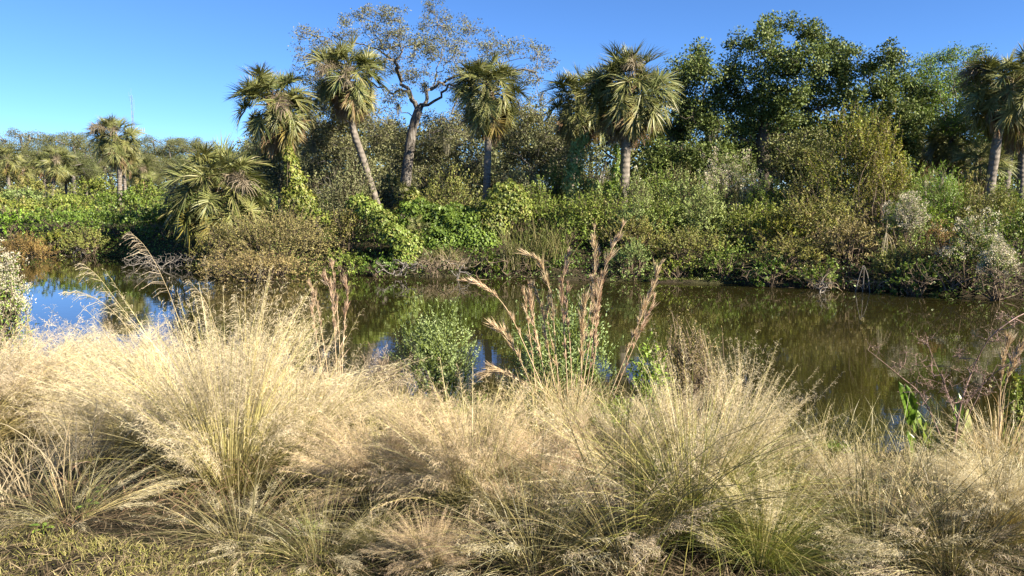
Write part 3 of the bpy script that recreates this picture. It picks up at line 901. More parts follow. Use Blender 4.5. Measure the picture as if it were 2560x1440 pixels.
# ---- radio tower far beyond the trees
def radio_tower():
    D = 420.0; b = at(330, 470, D); top = at(328, 238, D); h = top[2] - 2.0
    t = thing('radio_tower', 'thin red and white lattice radio mast far behind the tree line', 'tower', (top[0], D, 2.0))
    w = 1.0; n = 30
    zs = np.linspace(0, h, n + 1)
    for s in range(6):                                 # painted bands
        g = Geo(); lo, hi = s * n // 6, (s + 1) * n // 6
        for a in range(3):
            c = np.array([cos(a * 2 * pi / 3), sin(a * 2 * pi / 3)]) * w * .55
            c2 = np.array([cos((a + 1) * 2 * pi / 3), sin((a + 1) * 2 * pi / 3)]) * w * .55
            segs(g, [[c[0], c[1], zs[lo]]], [[c[0], c[1], zs[hi]]], .045, .045, 5)
            for k in range(lo, hi):
                e = (c, c2) if k % 2 else (c2, c)
                segs(g, [[*e[0], zs[k]]], [[*e[1], zs[k + 1]]], .03, .03, 3)
                segs(g, [[*c, zs[k]]], [[*c2, zs[k]]], .03, .03, 3)
        link('mast_section', g.mesh('mast_section', 'tower_red_hazed' if s % 2 == 0 else 'tower_white_hazed'), t)
    g = Geo(); segs(g, [[0, 0, h], [1.3, 0, h - 9], [-1.2, 0, h - 3]], [[0, 0, h + 3.5], [1.3, 0, h - 1], [-1.2, 0, h + 1.5]], .04, .03, 5)
    segs(g, [[0, 0, h - 5], [0, 0, h - 1]], [[1.3, 0, h - 5], [-1.2, 0, h - 1]], .05, .05, 4)
    link('whip_antennas', g.mesh('whip_antennas', 'tower_white_hazed'), t)
    z = at(345, 325, D)[2] - 2
    for i in range(5):
        g = Geo(); x = 1.2 + i * 1.15
        segs(g, [[x, 0, z - 1]], [[x, 0, z + 1.2]], .2, .2, 4)
        segs(g, [[0, 0, z]], [[x, 0, z]], .07, .07, 4)
        link('panel_antenna', g.mesh('panel_antenna', 'tower_white_hazed'), t)
radio_tower()

# ---- far wood on the left, one tree each (copies of three crowns)
def far_wood():
    r = np.random.default_rng(40)
    protos = []
    for k in range(3):
        rr = np.random.default_rng(60 + k)
        lob = 16
        c = np.stack([rr.uniform(-4.2, 4.2, lob), rr.uniform(-3, 3, lob), rr.uniform(4.0, 9.0, lob)], -1)
        c[:, 2] -= .10 * c[:, 0] ** 2
        T = np.repeat(c, 16, 0) + rdir(rr, lob * 16) * np.array([1.7, 1.6, 1.2]) * rr.uniform(.55, 1, (lob * 16, 1))
        N, par, R, fx = grow([(list(smooth_path([[0, 0, -.4], [.2, 0, 2], [-.1, .1, 4.2]], 6)), None)], T[::3], 70 + k, rmin=.03, rmax=.34, step=.8)
        g1 = Geo(); segs(g1, N[par[1:6]], N[1:6], .36, .30, 8)
        g2 = Geo(); i = np.arange(6, len(N)); segs(g2, N[par[i]], N[i], R[i] * 1.15, R[i], 4)
        g3 = Geo(); cluster_leaves(g3, rr, T, 130, .72, .135, .085, .8)
        protos.append((g1.mesh('trunk', 'oak_bark'), g2.mesh('branches', 'oak_bark'), g3.mesh('crown', 'oak_far')))
    rows = [(-40, 355, 120), (40, 318, 138), (110, 352, 118), (150, 335, 140), (215, 322, 146), (270, 345, 128), (330, 352, 134), (395, 335, 125), (455, 335, 120),
            (520, 350, 112), (585, 368, 118), (640, 385, 105), (-110, 330, 130), (180, 372, 100), (360, 376, 96), (480, 385, 92), (20, 385, 98), (590, 395, 90)]
    words = ['domed dark oak at the picture edge of the far tree line', 'tallest rounded oak of the far tree line beside the palms',
             'oak in the far tree line just left of the tall lone palm', 'grey-green oak in the far tree line behind the small palms',
             'broad far oak rising behind the tall lone palm', 'far oak half hidden by the lone palm crown', 'far oak right below the radio mast',
             'far oak with a feathery top right of the radio mast', 'far oak above the low bushy palm', 'far oak between low bushy palm and vine-wrapped palm',
             'far oak at the foot of the sky gap left of the vine-wrapped palm', 'far oak showing behind the vine-wrapped palm', 'far oak cut by the picture edge',
             'lower nearer oak behind the pair of small far palms', 'lower nearer oak right of the lone palm trunk', 'lower nearer oak behind the low bushy palm',
             'lower nearer oak at the left end of the meadow', 'lower nearer oak behind the vine-wrapped leaning palm']
    for i, ((px, py, D), lb) in enumerate(zip(rows, words)):
        p = at(px, py, D); g0 = float(gz(p[0], D)); s = (p[2] - g0) / 9.9
        t = thing('oak_tree', lb, 'tree', (p[0], D, g0), 'oaks of the far tree line', r.uniform(0, 6.28))
        for nm, me in zip(('trunk', 'branches', 'crown'), protos[i % 3]):
            o = link(nm, me, t, kind='stuff' if nm == 'branches' else None); o.scale = (s * r.uniform(1, 1.25), s * 1.1, s)
far_wood()

# ---- far palms in the meadow on the left
FP = 'small palms of the far meadow'
for i, (pth, D, s, rb, lb) in enumerate([
        ([(22, 470), (20, 425), (18, 395)], 92, 1.25, .17, 'small far palm nearest the left picture edge, pale trunk'),
        ([(62, 470), (60, 440), (56, 425)], 96, 1.05, .15, 'short far palm between the two pale-trunked far palms'),
        ([(112, 466), (110, 430), (108, 408)], 99, 1.15, .16, 'far palm standing close behind the leaning small palm'),
        ([(130, 490), (136, 440), (140, 400)], 84, 1.4, .17, 'small far palm with a leaning pale trunk in the meadow'),
        ([(312, 462), (310, 420), (308, 392)], 78, 1.2, .15, 'short palm half hidden behind the tall lone palm'),
        ([(355, 470), (352, 445), (350, 425)], 88, 1.3, .15, 'squat far palm right of the tall lone palm'),
        ([(215, 470), (214, 450), (212, 432)], 102, 1.2, .15, 'squat far palm left of the tall lone palm'),
        ([(165, 470), (165, 445), (166, 425)], 104, 1.15, .15, 'squat far palm right of the leaning small palm')]):
    palm(lb, pth, D, s, rb, 200 + i, nf=30, group=FP, seeds=1)
palm('tall lone palm with pale straight trunk in the left meadow', [(300, 490), (297, 400), (288, 345)], 58, 1.36, .17, 210, nf=46, seeds=3, dead=1.1)

# ---- palms of the far bank
palm('palm with leaning vine-wrapped trunk, leftmost of the tall bank palms', [(765, 500), (735, 420), (712, 350), (682, 258)], 31.5, 1.20, .15, 221, nf=64, dead=2.6, seeds=2)
palm('tall palm with smooth grey trunk leaning left, in front of the bare oak', [(938, 495), (905, 390), (880, 310), (868, 188)], 32.5, 1.10, .145, 222, nf=58, dead=2.4, seeds=2)
palm('straight palm with dark hanging skirt right of the bare oak', [(1216, 490), (1219, 400), (1222, 330), (1224, 226)], 32, 1.12, .15, 223, nf=62, dead=1.8, seeds=2)
palm('vine-hung palm behind and left of the big shaggy palm', [(1425, 470), (1435, 400), (1442, 330), (1452, 255)], 34, 1.18, .16, 224, nf=56, dead=2.0, seeds=2)
palm('big shaggy palm with thick dead skirt and sunlit trunk', [(1560, 450), (1563, 390), (1568, 330), (1574, 218)], 30, 1.26, .20, 225, nf=84, dead=3.0, seeds=2)
palm('palm with long curved pale trunk at the right end of the bank', [(2474, 480), (2485, 400), (2500, 310), (2528, 212)], 29, 1.2, .165, 226, nf=54, dead=1.0, seeds=2)
palm('darker palm with curved trunk behind the pale one at the right end', [(2512, 480), (2520, 400), (2535, 320), (2572, 262)], 31, 1.2, .165, 227, nf=48, dead=1.2, seeds=1)
palm('palm trunk and crown cut by the right picture edge', [(2552, 480), (2555, 400), (2562, 330), (2590, 240)], 33, 1.2, .16, 228, nf=44, dead=1.2, seeds=1)
palm('short shaded palm with a dark crown in front of the pale-limbed tree', [(2372, 480), (2376, 420), (2380, 350)], 36, .9, .13, 229, nf=44, dead=1.6, seeds=0)
palm('short shaded palm with thin pale trunk left of the curved palm trunk', [(2440, 490), (2446, 450), (2450, 412)], 30, .8, .085, 230, nf=34, dead=1.6, seeds=0)
palm('small shaded palm under the dark oak near its right end', [(2310, 480), (2312, 420), (2315, 370)], 38, .9, .12, 231, nf=34, dead=1.2, seeds=0)
# low palms
palm('low bushy palm with huge fan leaves rising from the bank', [(545, 600), (542, 540), (540, 470)], 30, 1.45, .16, 240, nf=44, dead=.25, seeds=2, name='low_palm')
palm('knee-high palm seedling among the vines on the bank', [(1047, 580), (1047, 573)], 28, .38, .03, 241, nf=14, dead=.0, seeds=0, name='low_palm')
palm('small palm behind the leaning grey trunk at the foot of the oak', [(975, 500), (976, 480)], 36, .75, .06, 242, nf=22, dead=.6, seeds=0, name='low_palm')

# ---- the tall bare oak behind the palms
tree('oak_tree', 'tall sparse grey oak with spreading pale limbs behind the palms', [(1008, 500), (1018, 420), (1030, 330), (1046, 276)],
     [[(1046, 276), (1018, 225), (990, 185), (965, 130), (925, 60)],
      [(1018, 225), (985, 228), (950, 220), (900, 195), (850, 165)],
      [(1040, 295), (1000, 275), (955, 268), (900, 290)],
      [(1048, 272), (1072, 235), (1092, 185), (1108, 120), (1090, 40)],
      [(1080, 220), (1110, 205), (1165, 185), (1230, 165), (1320, 145), (1380, 160)],
      [(1052, 268), (1095, 240), (1140, 215), (1200, 225), (1280, 235)],
      [(1060, 290), (1095, 285), (1140, 320), (1180, 380)],
      [(990, 185), (1000, 130), (1000, 60)],
      [(1095, 180), (1140, 140), (1175, 80)],
      [(965, 130), (900, 110), (820, 90), (760, 95)]],
     [(760, 85, 30, 20), (800, 105, 35, 25), (775, 150, 45, 40), (765, 220, 30, 40), (860, 70, 40, 30), (930, 35, 45, 25), (985, 35, 40, 22), (960, 80, 60, 35), (1010, 110, 55, 40),
      (1090, 20, 35, 22), (1085, 70, 50, 35), (1150, 65, 45, 30), (1120, 120, 60, 40), (1060, 130, 40, 40), (940, 140, 45, 40), (1000, 175, 40, 30), (1165, 175, 50, 30), (1220, 100, 30, 25),
      (1240, 130, 40, 30), (1300, 120, 40, 22), (1350, 130, 35, 18), (1370, 165, 22, 18), (1320, 190, 45, 30), (1340, 260, 30, 35), (900, 160, 40, 40), (1110, 330, 60, 40), (1160, 270, 40, 40), (950, 300, 50, 30), (1240, 190, 60, 34), (1290, 280, 50, 30), (880, 230, 60, 34), (820, 190, 50, 40), (1060, 200, 50, 30), (980, 240, 40, 30), (1140, 230, 40, 30)],
     37, 301, 'oak_grey', n_cl=860, per=32, rad=.30, Ln=.095, W=.05, r_trunk=.25, dz=2.2, moss=8, shell=.2, wob=.13)

# ---- the dense dark oak on the right
tree('oak_tree', 'large dense dark green oak filling the right of the far bank', [(1915, 470), (1912, 420), (1905, 360), (1912, 320)],
     [[(1912, 320), (1950, 260), (1990, 200), (2010, 110)], [(1912, 320), (1880, 260), (1850, 200), (1770, 150)], [(1905, 360), (1840, 340), (1770, 310), (1700, 290)],
      [(1912, 330), (1990, 290), (2080, 250), (2130, 180)], [(1990, 290), (2100, 300), (2190, 250), (2240, 150)], [(1850, 330), (1780, 370), (1720, 350)], [(1950, 260), (1930, 180), (1925, 90)],
      [(1912, 340), (2010, 340), (2110, 350), (2230, 330)]],
     [(1738, 140, 28, 32), (1762, 170, 40, 36), (1720, 215, 34, 30), (1852, 108, 30, 22), (1835, 155, 26, 22), (1925, 72, 34, 24), (1912, 112, 38, 34), (2002, 68, 40, 24), (2030, 100, 30, 26),
      (2008, 150, 52, 42), (1948, 168, 36, 40), (2085, 125, 42, 34), (2118, 165, 36, 44), (2080, 190, 50, 40), (1890, 190, 42, 36), (1815, 205, 42, 34), (1850, 250, 60, 40), (1770, 255, 45, 36), (1725, 285, 45, 30),
      (1960, 235, 60, 42), (2040, 245, 56, 40), (2120, 245, 48, 42), (2236, 125, 22, 20), (2242, 160, 28, 24), (2205, 205, 36, 40), (2250, 215, 24, 34), (2190, 265, 55, 40), (2240, 300, 44, 40),
      (2130, 310, 60, 42), (1690, 330, 44, 36), (1780, 330, 56, 40), (1730, 390, 60, 40), (1650, 390, 40, 34), (1860, 310, 46, 36), (2060, 330, 60, 40), (2230, 370, 60, 44), (1820, 400, 50, 40), (1990, 320, 40, 30), (2290, 250, 40, 36), (2280, 300, 44, 40), (2170, 160, 34, 30), (1700, 180, 30, 30), (1690, 250, 40, 30), (1880, 360, 44, 34), (1950, 290, 50, 36), (1900, 270, 44, 34), (1760, 440, 50, 30), (2150, 380, 60, 40)],
     35, 302, 'oak_dark', n_cl=860, per=112, rad=.46, Ln=.12, W=.078, r_trunk=.30, bark='dark_bark', dz=1.5, moss=26, shell=.15)

tree('oak_tree', 'short round green oak in front of the dark oak trunk', [(2000, 480), (2005, 440), (2010, 420)],
     [[(2010, 420), (1970, 390), (1940, 370)], [(2010, 420), (2050, 380), (2080, 350)]],
     [(1960, 370, 50, 34), (2030, 360, 54, 36), (1990, 400, 60, 34), (2060, 410, 50, 36), (1940, 420, 40, 30), (2000, 440, 56, 26)],
     31, 303, 'oak_olive', n_cl=150, per=60, rad=.34, Ln=.11, W=.06, r_trunk=.10, bark='dark_bark', dz=.8, moss=6, shell=.4)

# slender pale tree on the right
tree('slender_tree', 'tall loose tree with thin pale limbs left of the curved palm', [(2345, 480), (2360, 420), (2375, 360)],
     [[(2375, 360), (2395, 290), (2420, 210), (2430, 160)], [(2375, 360), (2365, 280), (2340, 200), (2320, 150)], [(2385, 330), (2390, 250), (2380, 180), (2375, 140)], [(2390, 310), (2430, 270), (2465, 220)],
      [(2365, 400), (2330, 340), (2300, 290), (2280, 230)]],
     [(2310, 165, 34, 26), (2345, 150, 34, 22), (2390, 140, 40, 22), (2440, 145, 34, 22), (2300, 210, 30, 26), (2350, 205, 40, 30), (2410, 195, 40, 30), (2460, 200, 30, 32), (2370, 255, 44, 34), (2435, 260, 40, 34),
      (2310, 260, 40, 34), (2340, 310, 44, 36), (2410, 320, 44, 36), (2280, 330, 40, 36), (2460, 330, 36, 40), (2490, 290, 30, 30)],
     36, 304, 'fresh', n_cl=380, per=44, rad=.40, Ln=.10, W=.052, r_trunk=.13, dz=1.6, shell=.2)
tree('oak_tree', 'dark rounded tree filling the gap behind the pale-limbed tree', [(2290, 480), (2292, 440), (2295, 400)],
     [[(2295, 400), (2270, 340), (2260, 270)], [(2295, 400), (2340, 340), (2370, 290)]],
     [(2300, 215, 44, 26), (2380, 210, 50, 30), (2450, 230, 44, 34), (2280, 260, 40, 34), (2340, 270, 44, 34), (2310, 320, 60, 40), (2390, 330, 50, 44), (2270, 390, 50, 40), (2350, 400, 60, 40), (2440, 400, 50, 50), (2500, 370, 50, 60), (2560, 380, 50, 80)],
     46, 305, 'oak_dark', n_cl=280, per=60, rad=.6, Ln=.18, W=.10, r_trunk=.2, bark='dark_bark', dz=1.5)

# grey scrubby oaks between the palms
tree('scrub_oak', 'grey-green scrub oak in front of the bare oak trunk', [(1000, 500), (1010, 460), (1020, 420)],
     [[(1020, 420), (1060, 370), (1100, 350)], [(1020, 420), (980, 380), (950, 350)], [(1030, 400), (1090, 400), (1130, 430)]],
     [(1030, 350, 40, 28), (1085, 345, 50, 30), (990, 370, 36, 26), (1060, 385, 60, 34), (1120, 380, 44, 34), (1010, 415, 50, 30), (1090, 430, 50, 30), (1130, 440, 36, 30), (1060, 460, 40, 24), (1110, 315, 50, 26), (985, 325, 34, 30), (1160, 330, 36, 34), (1080, 300, 26, 20)],
     38.8, 311, 'oak_grey', n_cl=430, per=48, rad=.40, Ln=.10, W=.05, r_trunk=.09, dz=1.0, moss=7, shell=.2)
tree('scrub_oak', 'grey scrub oak with bare twigs left of the leaning grey trunk', [(840, 500), (838, 460), (835, 430)],
     [[(835, 430), (800, 390), (780, 350)], [(835, 430), (870, 380), (890, 340)], [(835, 450), (880, 450), (915, 460)], [(835, 430), (838, 370), (830, 310)]],
     [(800, 320, 34, 26), (850, 300, 40, 26), (840, 345, 50, 30), (790, 370, 36, 34), (880, 370, 44, 34), (830, 400, 50, 32), (900, 420, 36, 28), (790, 430, 36, 34), (860, 450, 50, 28), (760, 330, 30, 40), (820, 270, 40, 30), (900, 290, 44, 30), (945, 330, 30, 30), (770, 280, 30, 34)],
     35.5, 312, 'oak_grey', n_cl=430, per=48, rad=.40, Ln=.10, W=.05, r_trunk=.09, dz=1.0, moss=8, shell=.2)
tree('scrub_oak', 'grey scrub oak with a sideways dark limb right of the straight palm', [(1340, 500), (1335, 460), (1330, 430)],
     [[(1330, 430), (1300, 390), (1250, 376), (1225, 372)], [(1330, 430), (1350, 370), (1370, 330)], [(1300, 390), (1290, 350), (1300, 320)], [(1330, 420), (1380, 390), (1420, 370)]],
     [(1280, 340, 40, 26), (1330, 320, 44, 26), (1380, 340, 44, 30), (1300, 380, 50, 28), (1370, 390, 50, 34), (1280, 420, 40, 30), (1340, 440, 50, 30), (1410, 420, 40, 34), (1400, 360, 40, 30), (1260, 310, 24, 20), (1310, 285, 36, 22), (1360, 300, 40, 24), (1270, 350, 30, 30), (1180, 400, 30, 40)],
     37.8, 313, 'oak_grey', n_cl=430, per=48, rad=.42, Ln=.11, W=.055, r_trunk=.10, dz=1.0, moss=9, shell=.2)
tree('scrub_oak', 'dark scrub oak behind the vine-wrapped palm trunk', [(700, 520), (700, 470), (698, 440)],
     [[(698, 440), (660, 400), (640, 370)], [(698, 440), (740, 400), (760, 370)]],
     [(640, 365, 40, 22), (680, 350, 36, 20), (650, 400, 50, 34), (720, 390, 44, 34), (690, 440, 60, 36), (620, 440, 40, 40), (770, 440, 40, 44), (740, 350, 40, 30)],
     38, 314, 'oak_grey', n_cl=240, per=60, rad=.46, Ln=.12, W=.06, r_trunk=.1, dz=1.0, shell=.2)

# dark trees filling in behind
def back_trees():
    rows = [(700, 400, 90, 70, 52, 'background tree behind the vine-wrapped palm'), (880, 350, 110, 90, 50, 'shaded background tree behind the leaning grey palm'),
            (1060, 385, 120, 90, 54, 'shaded background tree behind the bare oak trunk'), (1230, 380, 110, 90, 50, 'shaded background tree behind the straight palm'),
            (1390, 370, 110, 80, 52, 'shaded background tree left of the shaggy palm'), (1560, 370, 120, 110, 48, 'shaded background tree behind the shaggy palm'),
            (1700, 330, 110, 110, 46, 'shaded background tree left of the dense dark oak'), (1880, 370, 130, 100, 48, 'shaded background tree behind the dense dark oak trunk'),
            (2080, 400, 130, 100, 47, 'shaded background tree behind the yellowing vine thicket'), (2560, 330, 120, 140, 50, 'shaded background tree behind the palms at the picture edge')]
    for i, (px, py, rx, ry, D, lb) in enumerate(rows):
        rr = np.random.default_rng(700 + i)
        bl = [(px + rr.uniform(-.7, .7) * rx, py + rr.uniform(-.6, .9) * ry, rx * .42, ry * .36) for _ in range(11)]
        tree('woodland_tree', lb, [(px, 490), (px + 6, 460), (px, py + 40)], [[(px, py + 40), (px - rx * .5, py)], [(px, py + 40), (px + rx * .5, py - 10)]], bl, D, 710 + i,
             'oak_dark' if i in (5, 6, 7, 8) else 'oak_grey', n_cl=140, per=46, rad=.80, Ln=.20, W=.125, r_trunk=.16, bark='dark_bark', dz=1.5, group='trees behind the bank', shell=.3)
back_trees()

# ---- shrubs and vines on the far bank: (name, label, centre px, top py, width px, distance, material, extra)
S = shrub
S('meadow_bush', 'rounded green bush left of the lone palm trunk', 235, 445, 110, 70, 401, 'shrub_green', Ln=.16, W=.09, lobes=8)
S('meadow_bush', 'olive bush at the foot of the small far palms', 80, 448, 120, 78, 402, 'shrub_olive', Ln=.18, W=.10, lobes=8)
S('meadow_bush', 'green bush right of the lone palm trunk', 360, 455, 90, 64, 403, 'shrub_green', Ln=.16, W=.09, lobes=8)
S('meadow_bush', 'bright low bush at the left picture edge of the meadow', 20, 495, 150, 46, 404, 'vine', Ln=.15, W=.10, lobes=9)
S('meadow_bush', 'bright green hump in the middle of the left meadow', 150, 500, 170, 48, 405, 'vine', Ln=.15, W=.10, lobes=9)
S('meadow_bush', 'pale flecked bush at the back of the left meadow', 60, 470, 130, 60, 406, 'shrub_pale', Ln=.15, W=.08, lobes=9, flowers=30)
S('meadow_bush', 'leafy green bush below the lone palm', 300, 478, 130, 42, 407, 'vine_shaded', Ln=.13, W=.09, lobes=10)
S('meadow_bush', 'yellow-green bush left of the low bushy palm', 380, 485, 120, 40, 408, 'vine', Ln=.13, W=.09, lobes=9)
S('bank_bush', 'shaded dark bush over the water under the left meadow', 160, 520, 190, 37.5, 410, 'vine_shaded', Ln=.11, W=.08, lobes=11)
S('bank_bush', 'broad shaded leafy bush left of the low bushy palm', 300, 525, 230, 36, 411, 'vine_shaded', Ln=.11, W=.08, lobes=12)
S('bank_bush', 'shaded bush under the low bushy palm', 420, 510, 190, 34, 412, 'vine_shaded', Ln=.11, W=.08, lobes=12)
S('bank_bush', 'bright yellow-green bush at the left edge above the brown one', 20, 530, 110, 37, 413, 'bright', Ln=.12, W=.08, lobes=8)
S('bank_bush', 'small yellow-leaved bush at the waterline on the left', 145, 575, 80, 34.6, 414, 'shrub_yellow', Ln=.09, W=.06, lobes=6, lai=2)
S('dry_bush', 'russet dry bush at the left water edge', 60, 585, 130, 33, 415, 'shrub_rust', Ln=.08, W=.02, lobes=8, lai=2.2)
S('bank_bush', 'grey-leaved bush dipping to the water in the shade', 225, 570, 150, 34.3, 416, 'shrub_olive', Ln=.08, W=.04, lobes=8, lai=2)
S('olive_thicket', 'big olive-brown thicket leaning over the water at centre left', 680, 520, 310, 26.6, 420, 'shrub_brown', Ln=.06, W=.034, lobes=16, lai=3.4, depth=.7, lift=0, loose=.35)
S('olive_thicket', 'olive thicket with small dry leaves at the left end of the big one', 560, 560, 170, 27, 421, 'shrub_olive', Ln=.06, W=.034, lobes=9, lai=2.6, lift=0, loose=.3)
S('olive_thicket', 'low olive sprays in front of the big thicket touching the water', 640, 625, 260, 25.2, 422, 'shrub_brown', Ln=.055, W=.03, lobes=10, lai=2.2, lift=0, loose=.4)
S('bank_bush', 'small bright green bush at the water right of the big thicket', 860, 628, 90, 26.3, 423, 'shrub_green', Ln=.07, W=.045, lobes=7, lift=.02)
S('bank_bush', 'dry olive bush left of the bright vine cascade', 870, 520, 100, 28, 424, 'shrub_olive', Ln=.07, W=.04, lobes=8)
vine_blanket('climbing_vine', 'light green vine sheathing the leaning palm trunk', [(715, 375, 14, 34), (730, 420, 18, 36), (742, 465, 24, 34), (756, 505, 36, 30), (730, 500, 30, 34), (722, 390, 10, 24, -.2)], 31.2, 430, 'vine', n=2600, Ln=.13, W=.11)
vine_blanket('climbing_vine', 'bright vine cascade spilling down to the water at the centre', [(895, 510, 30, 22, 1.2), (925, 530, 36, 28, .9), (955, 560, 34, 32, .5), (985, 590, 40, 30, .2), (1015, 615, 40, 30), (1010, 645, 30, 24, -.2)], 27, 431, 'vine', n=4200, Ln=.12, W=.10)
vine_blanket('climbing_vine', 'shaded vine hump between the bright cascade and the round vine mound', [(1040, 545, 60, 44, 1.2), (1100, 560, 70, 44, .8), (1160, 585, 70, 50, .3), (1090, 610, 60, 44), (1200, 620, 50, 46), (1140, 540, 60, 30, 1.3), (1200, 555, 50, 34, .8)], 28, 432, 'vine_shaded', n=7600, Ln=.12, W=.10)
vine_blanket('climbing_vine', 'round sunlit vine mound at the foot of the straight palm', [(1265, 490, 46, 34, .3), (1250, 530, 50, 36), (1290, 525, 40, 40, .1), (1230, 560, 44, 34, -.2)], 28.4, 433, 'vine', n=3000, Ln=.12, W=.10)
vine_blanket('climbing_vine', 'vine curtain hanging from the palm behind the shaggy one', [(1440, 400, 20, 50), (1432, 460, 26, 50), (1462, 370, 18, 36), (1445, 520, 34, 40, -.5), (1480, 490, 24, 40)], 31, 434, 'shrub_pale', n=2400, Ln=.11, W=.08)
vine_blanket('climbing_vine', 'green vine rope on the left side of the shaggy palm trunk', [(1541, 395, 8, 34), (1538, 440, 12, 30), (1530, 480, 26, 26, -.5)], 29.6, 435, 'vine_shaded', n=700, Ln=.12, W=.09)
vine_blanket('climbing_vine', 'green vines on the stump right of the oak trunk', [(1030, 495, 20, 24), (1045, 515, 34, 24)], 33, 436, 'vine', n=900, Ln=.13, W=.11)
S('bank_bush', 'leafy green bush under the vine-hung palm', 1390, 500, 150, 28.6, 440, 'shrub_green', Ln=.085, W=.055, lobes=10)
S('bank_bush', 'bright feathery bush left of the vine-hung palm', 1395, 410, 90, 32, 441, 'fresh', Ln=.08, W=.04, lobes=8, lai=2.4)
S('bank_bush', 'pale green bush at the foot of the shaggy palm', 1590, 440, 110, 28.6, 442, 'shrub_pale', Ln=.07, W=.03, lobes=9, lai=2.4, flowers=10)
S('bank_bush', 'broad leafy green bush below the shaggy palm', 1500, 480, 170, 27.6, 443, 'shrub_green', Ln=.085, W=.05, lobes=11)
S('bank_bush', 'mixed green bush below and right of the shaggy palm', 1640, 495, 190, 27.2, 444, 'shrub_green', Ln=.08, W=.045, lobes=11)
S('bank_bush', 'olive-yellow bush behind the tallest tan seed heads', 1580, 545, 170, 26.2, 445, 'shrub_olive', Ln=.07, W=.035, lobes=10, lai=2.6)
S('bank_bush', 'sunlit green bush right of the seed heads over the dark bank', 1760, 480, 190, 27, 446, 'shrub_pale', Ln=.08, W=.045, lobes=11)
S('bank_bush', 'olive twiggy bush above the muddy ledge', 1720, 570, 200, 25.6, 447, 'shrub_olive', Ln=.065, W=.035, lobes=10, lai=2.4, loose=.3)
S('bank_bush', 'green bush trailing to the water behind the seed heads', 1580, 600, 130, 25.2, 448, 'shrub_pale', Ln=.07, W=.035, lobes=8, lai=2.4, lift=.02, loose=.3)
S('bank_bush', 'bright green spray drooping to the water at centre right', 1810, 610, 110, 24.6, 449, 'shrub_green', Ln=.075, W=.04, lobes=7, lai=2.4, lift=.02, loose=.3)
S('saltbush', 'silvery saltbush crowned with white fluff before the dark oak', 1825, 392, 140, 29.5, 450, 'shrub_pale', Ln=.065, W=.03, lobes=9, lai=2.4, flowers=230)
S('saltbush', 'small white-tufted saltbush right of the silvery one', 1890, 440, 80, 28.6, 451, 'shrub_pale', Ln=.06, W=.03, lobes=6, lai=2.2, flowers=60)
S('bank_bush', 'dense sunlit bush below the silvery saltbush', 1880, 510, 190, 26.4, 452, 'shrub_green', Ln=.08, W=.045, lobes=11)
S('bank_bush', 'dark-leaved shaded bush left of the silvery saltbush', 1700, 420, 130, 31, 453, 'oak_olive', Ln=.09, W=.05, lobes=9)
S('yellow_thicket', 'tall yellowing vine thicket before the dark oak', 2145, 285, 230, 27.5, 454, 'shrub_yellow', Ln=.075, W=.05, lobes=15, lai=2.0, depth=.55, loose=.35, spread=.26)
S('yellow_thicket', 'yellow leafy sprays on the right side of the yellowing thicket', 2210, 350, 130, 27.0, 455, 'shrub_yellow', Ln=.07, W=.04, lobes=9, lai=1.5, depth=.6, loose=.35, spread=.26)
S('bank_bush', 'olive green bush under the yellowing thicket', 2040, 480, 200, 25.4, 456, 'shrub_olive', Ln=.075, W=.045, lobes=11)
S('bank_bush', 'brown-stemmed mixed bush over the dark undercut bank', 2130, 540, 200, 23.9, 457, 'shrub_brown', Ln=.065, W=.04, lobes=11, lai=2.2, loose=.3)
S('bank_bush', 'feathery bright green bush right of the yellowing thicket', 2345, 425, 170, 26.6, 458, 'bright', Ln=.10, W=.022, lobes=10, lai=2.2)
S('bank_bush', 'deep green bush below the feathery bright one', 2290, 500, 170, 25, 459, 'shrub_green', Ln=.085, W=.05, lobes=10)
S('saltbush', 'saltbush with a ragged white flower spray over the right bank', 2270, 490, 110, 23.8, 460, 'shrub_pale', Ln=.06, W=.03, lobes=7, lai=2, flowers=170)
S('saltbush', 'saltbush with white tufts trailing down at the right bank', 2435, 545, 140, 21.6, 461, 'shrub_green', Ln=.06, W=.035, lobes=8, lai=2.2, flowers=110)
S('saltbush', 'white-tufted saltbush nearest the water at the right edge', 2500, 600, 90, 20.6, 462, 'shrub_pale', Ln=.055, W=.03, lobes=7, lai=2.2, flowers=120, lift=.1)
S('bank_bush', 'sunlit grass-green bush before the curved palm trunks', 2460, 470, 170, 26, 463, 'shrub_olive', Ln=.08, W=.03, lobes=10, lai=2.6)
S('bank_bush', 'shaded green bush at the right picture edge', 2545, 520, 150, 22.5, 464, 'vine_shaded', Ln=.08, W=.05, lobes=9)
S('bank_bush', 'rusty-twigged bush between the two white saltbushes', 2370, 560, 150, 22.6, 465, 'shrub_rust', Ln=.06, W=.035, lobes=8, lai=1.8, loose=.3)
S('bank_bush', 'green bush low over the water beneath the white spray', 2250, 600, 140, 22.6, 466, 'shrub_olive', Ln=.06, W=.035, lobes=8, lai=2, loose=.3)
S('bank_bush', 'sparse leafy bush hanging over the undercut bank', 1980, 590, 190, 24.0, 467, 'shrub_olive', Ln=.065, W=.04, lobes=9, lai=2, loose=.3)
S('bank_bush', 'grey-green bush behind the bright feathery one', 2230, 430, 140, 30, 468, 'oak_olive', Ln=.09, W=.05, lobes=9)
S('bank_bush', 'sunlit bush in the gap right of the oak trunk', 1110, 500, 130, 32, 469, 'vine', Ln=.11, W=.08, lobes=8, lai=2.2)
S('bank_bush', 'olive bush behind the bright cascade', 900, 480, 110, 33, 470, 'shrub_olive', Ln=.09, W=.05, lobes=8, lai=2.2)
S('bank_bush', 'green mound left of the vine-wrapped palm foot', 640, 500, 150, 32, 471, 'shrub_green', Ln=.09, W=.05, lobes=9)
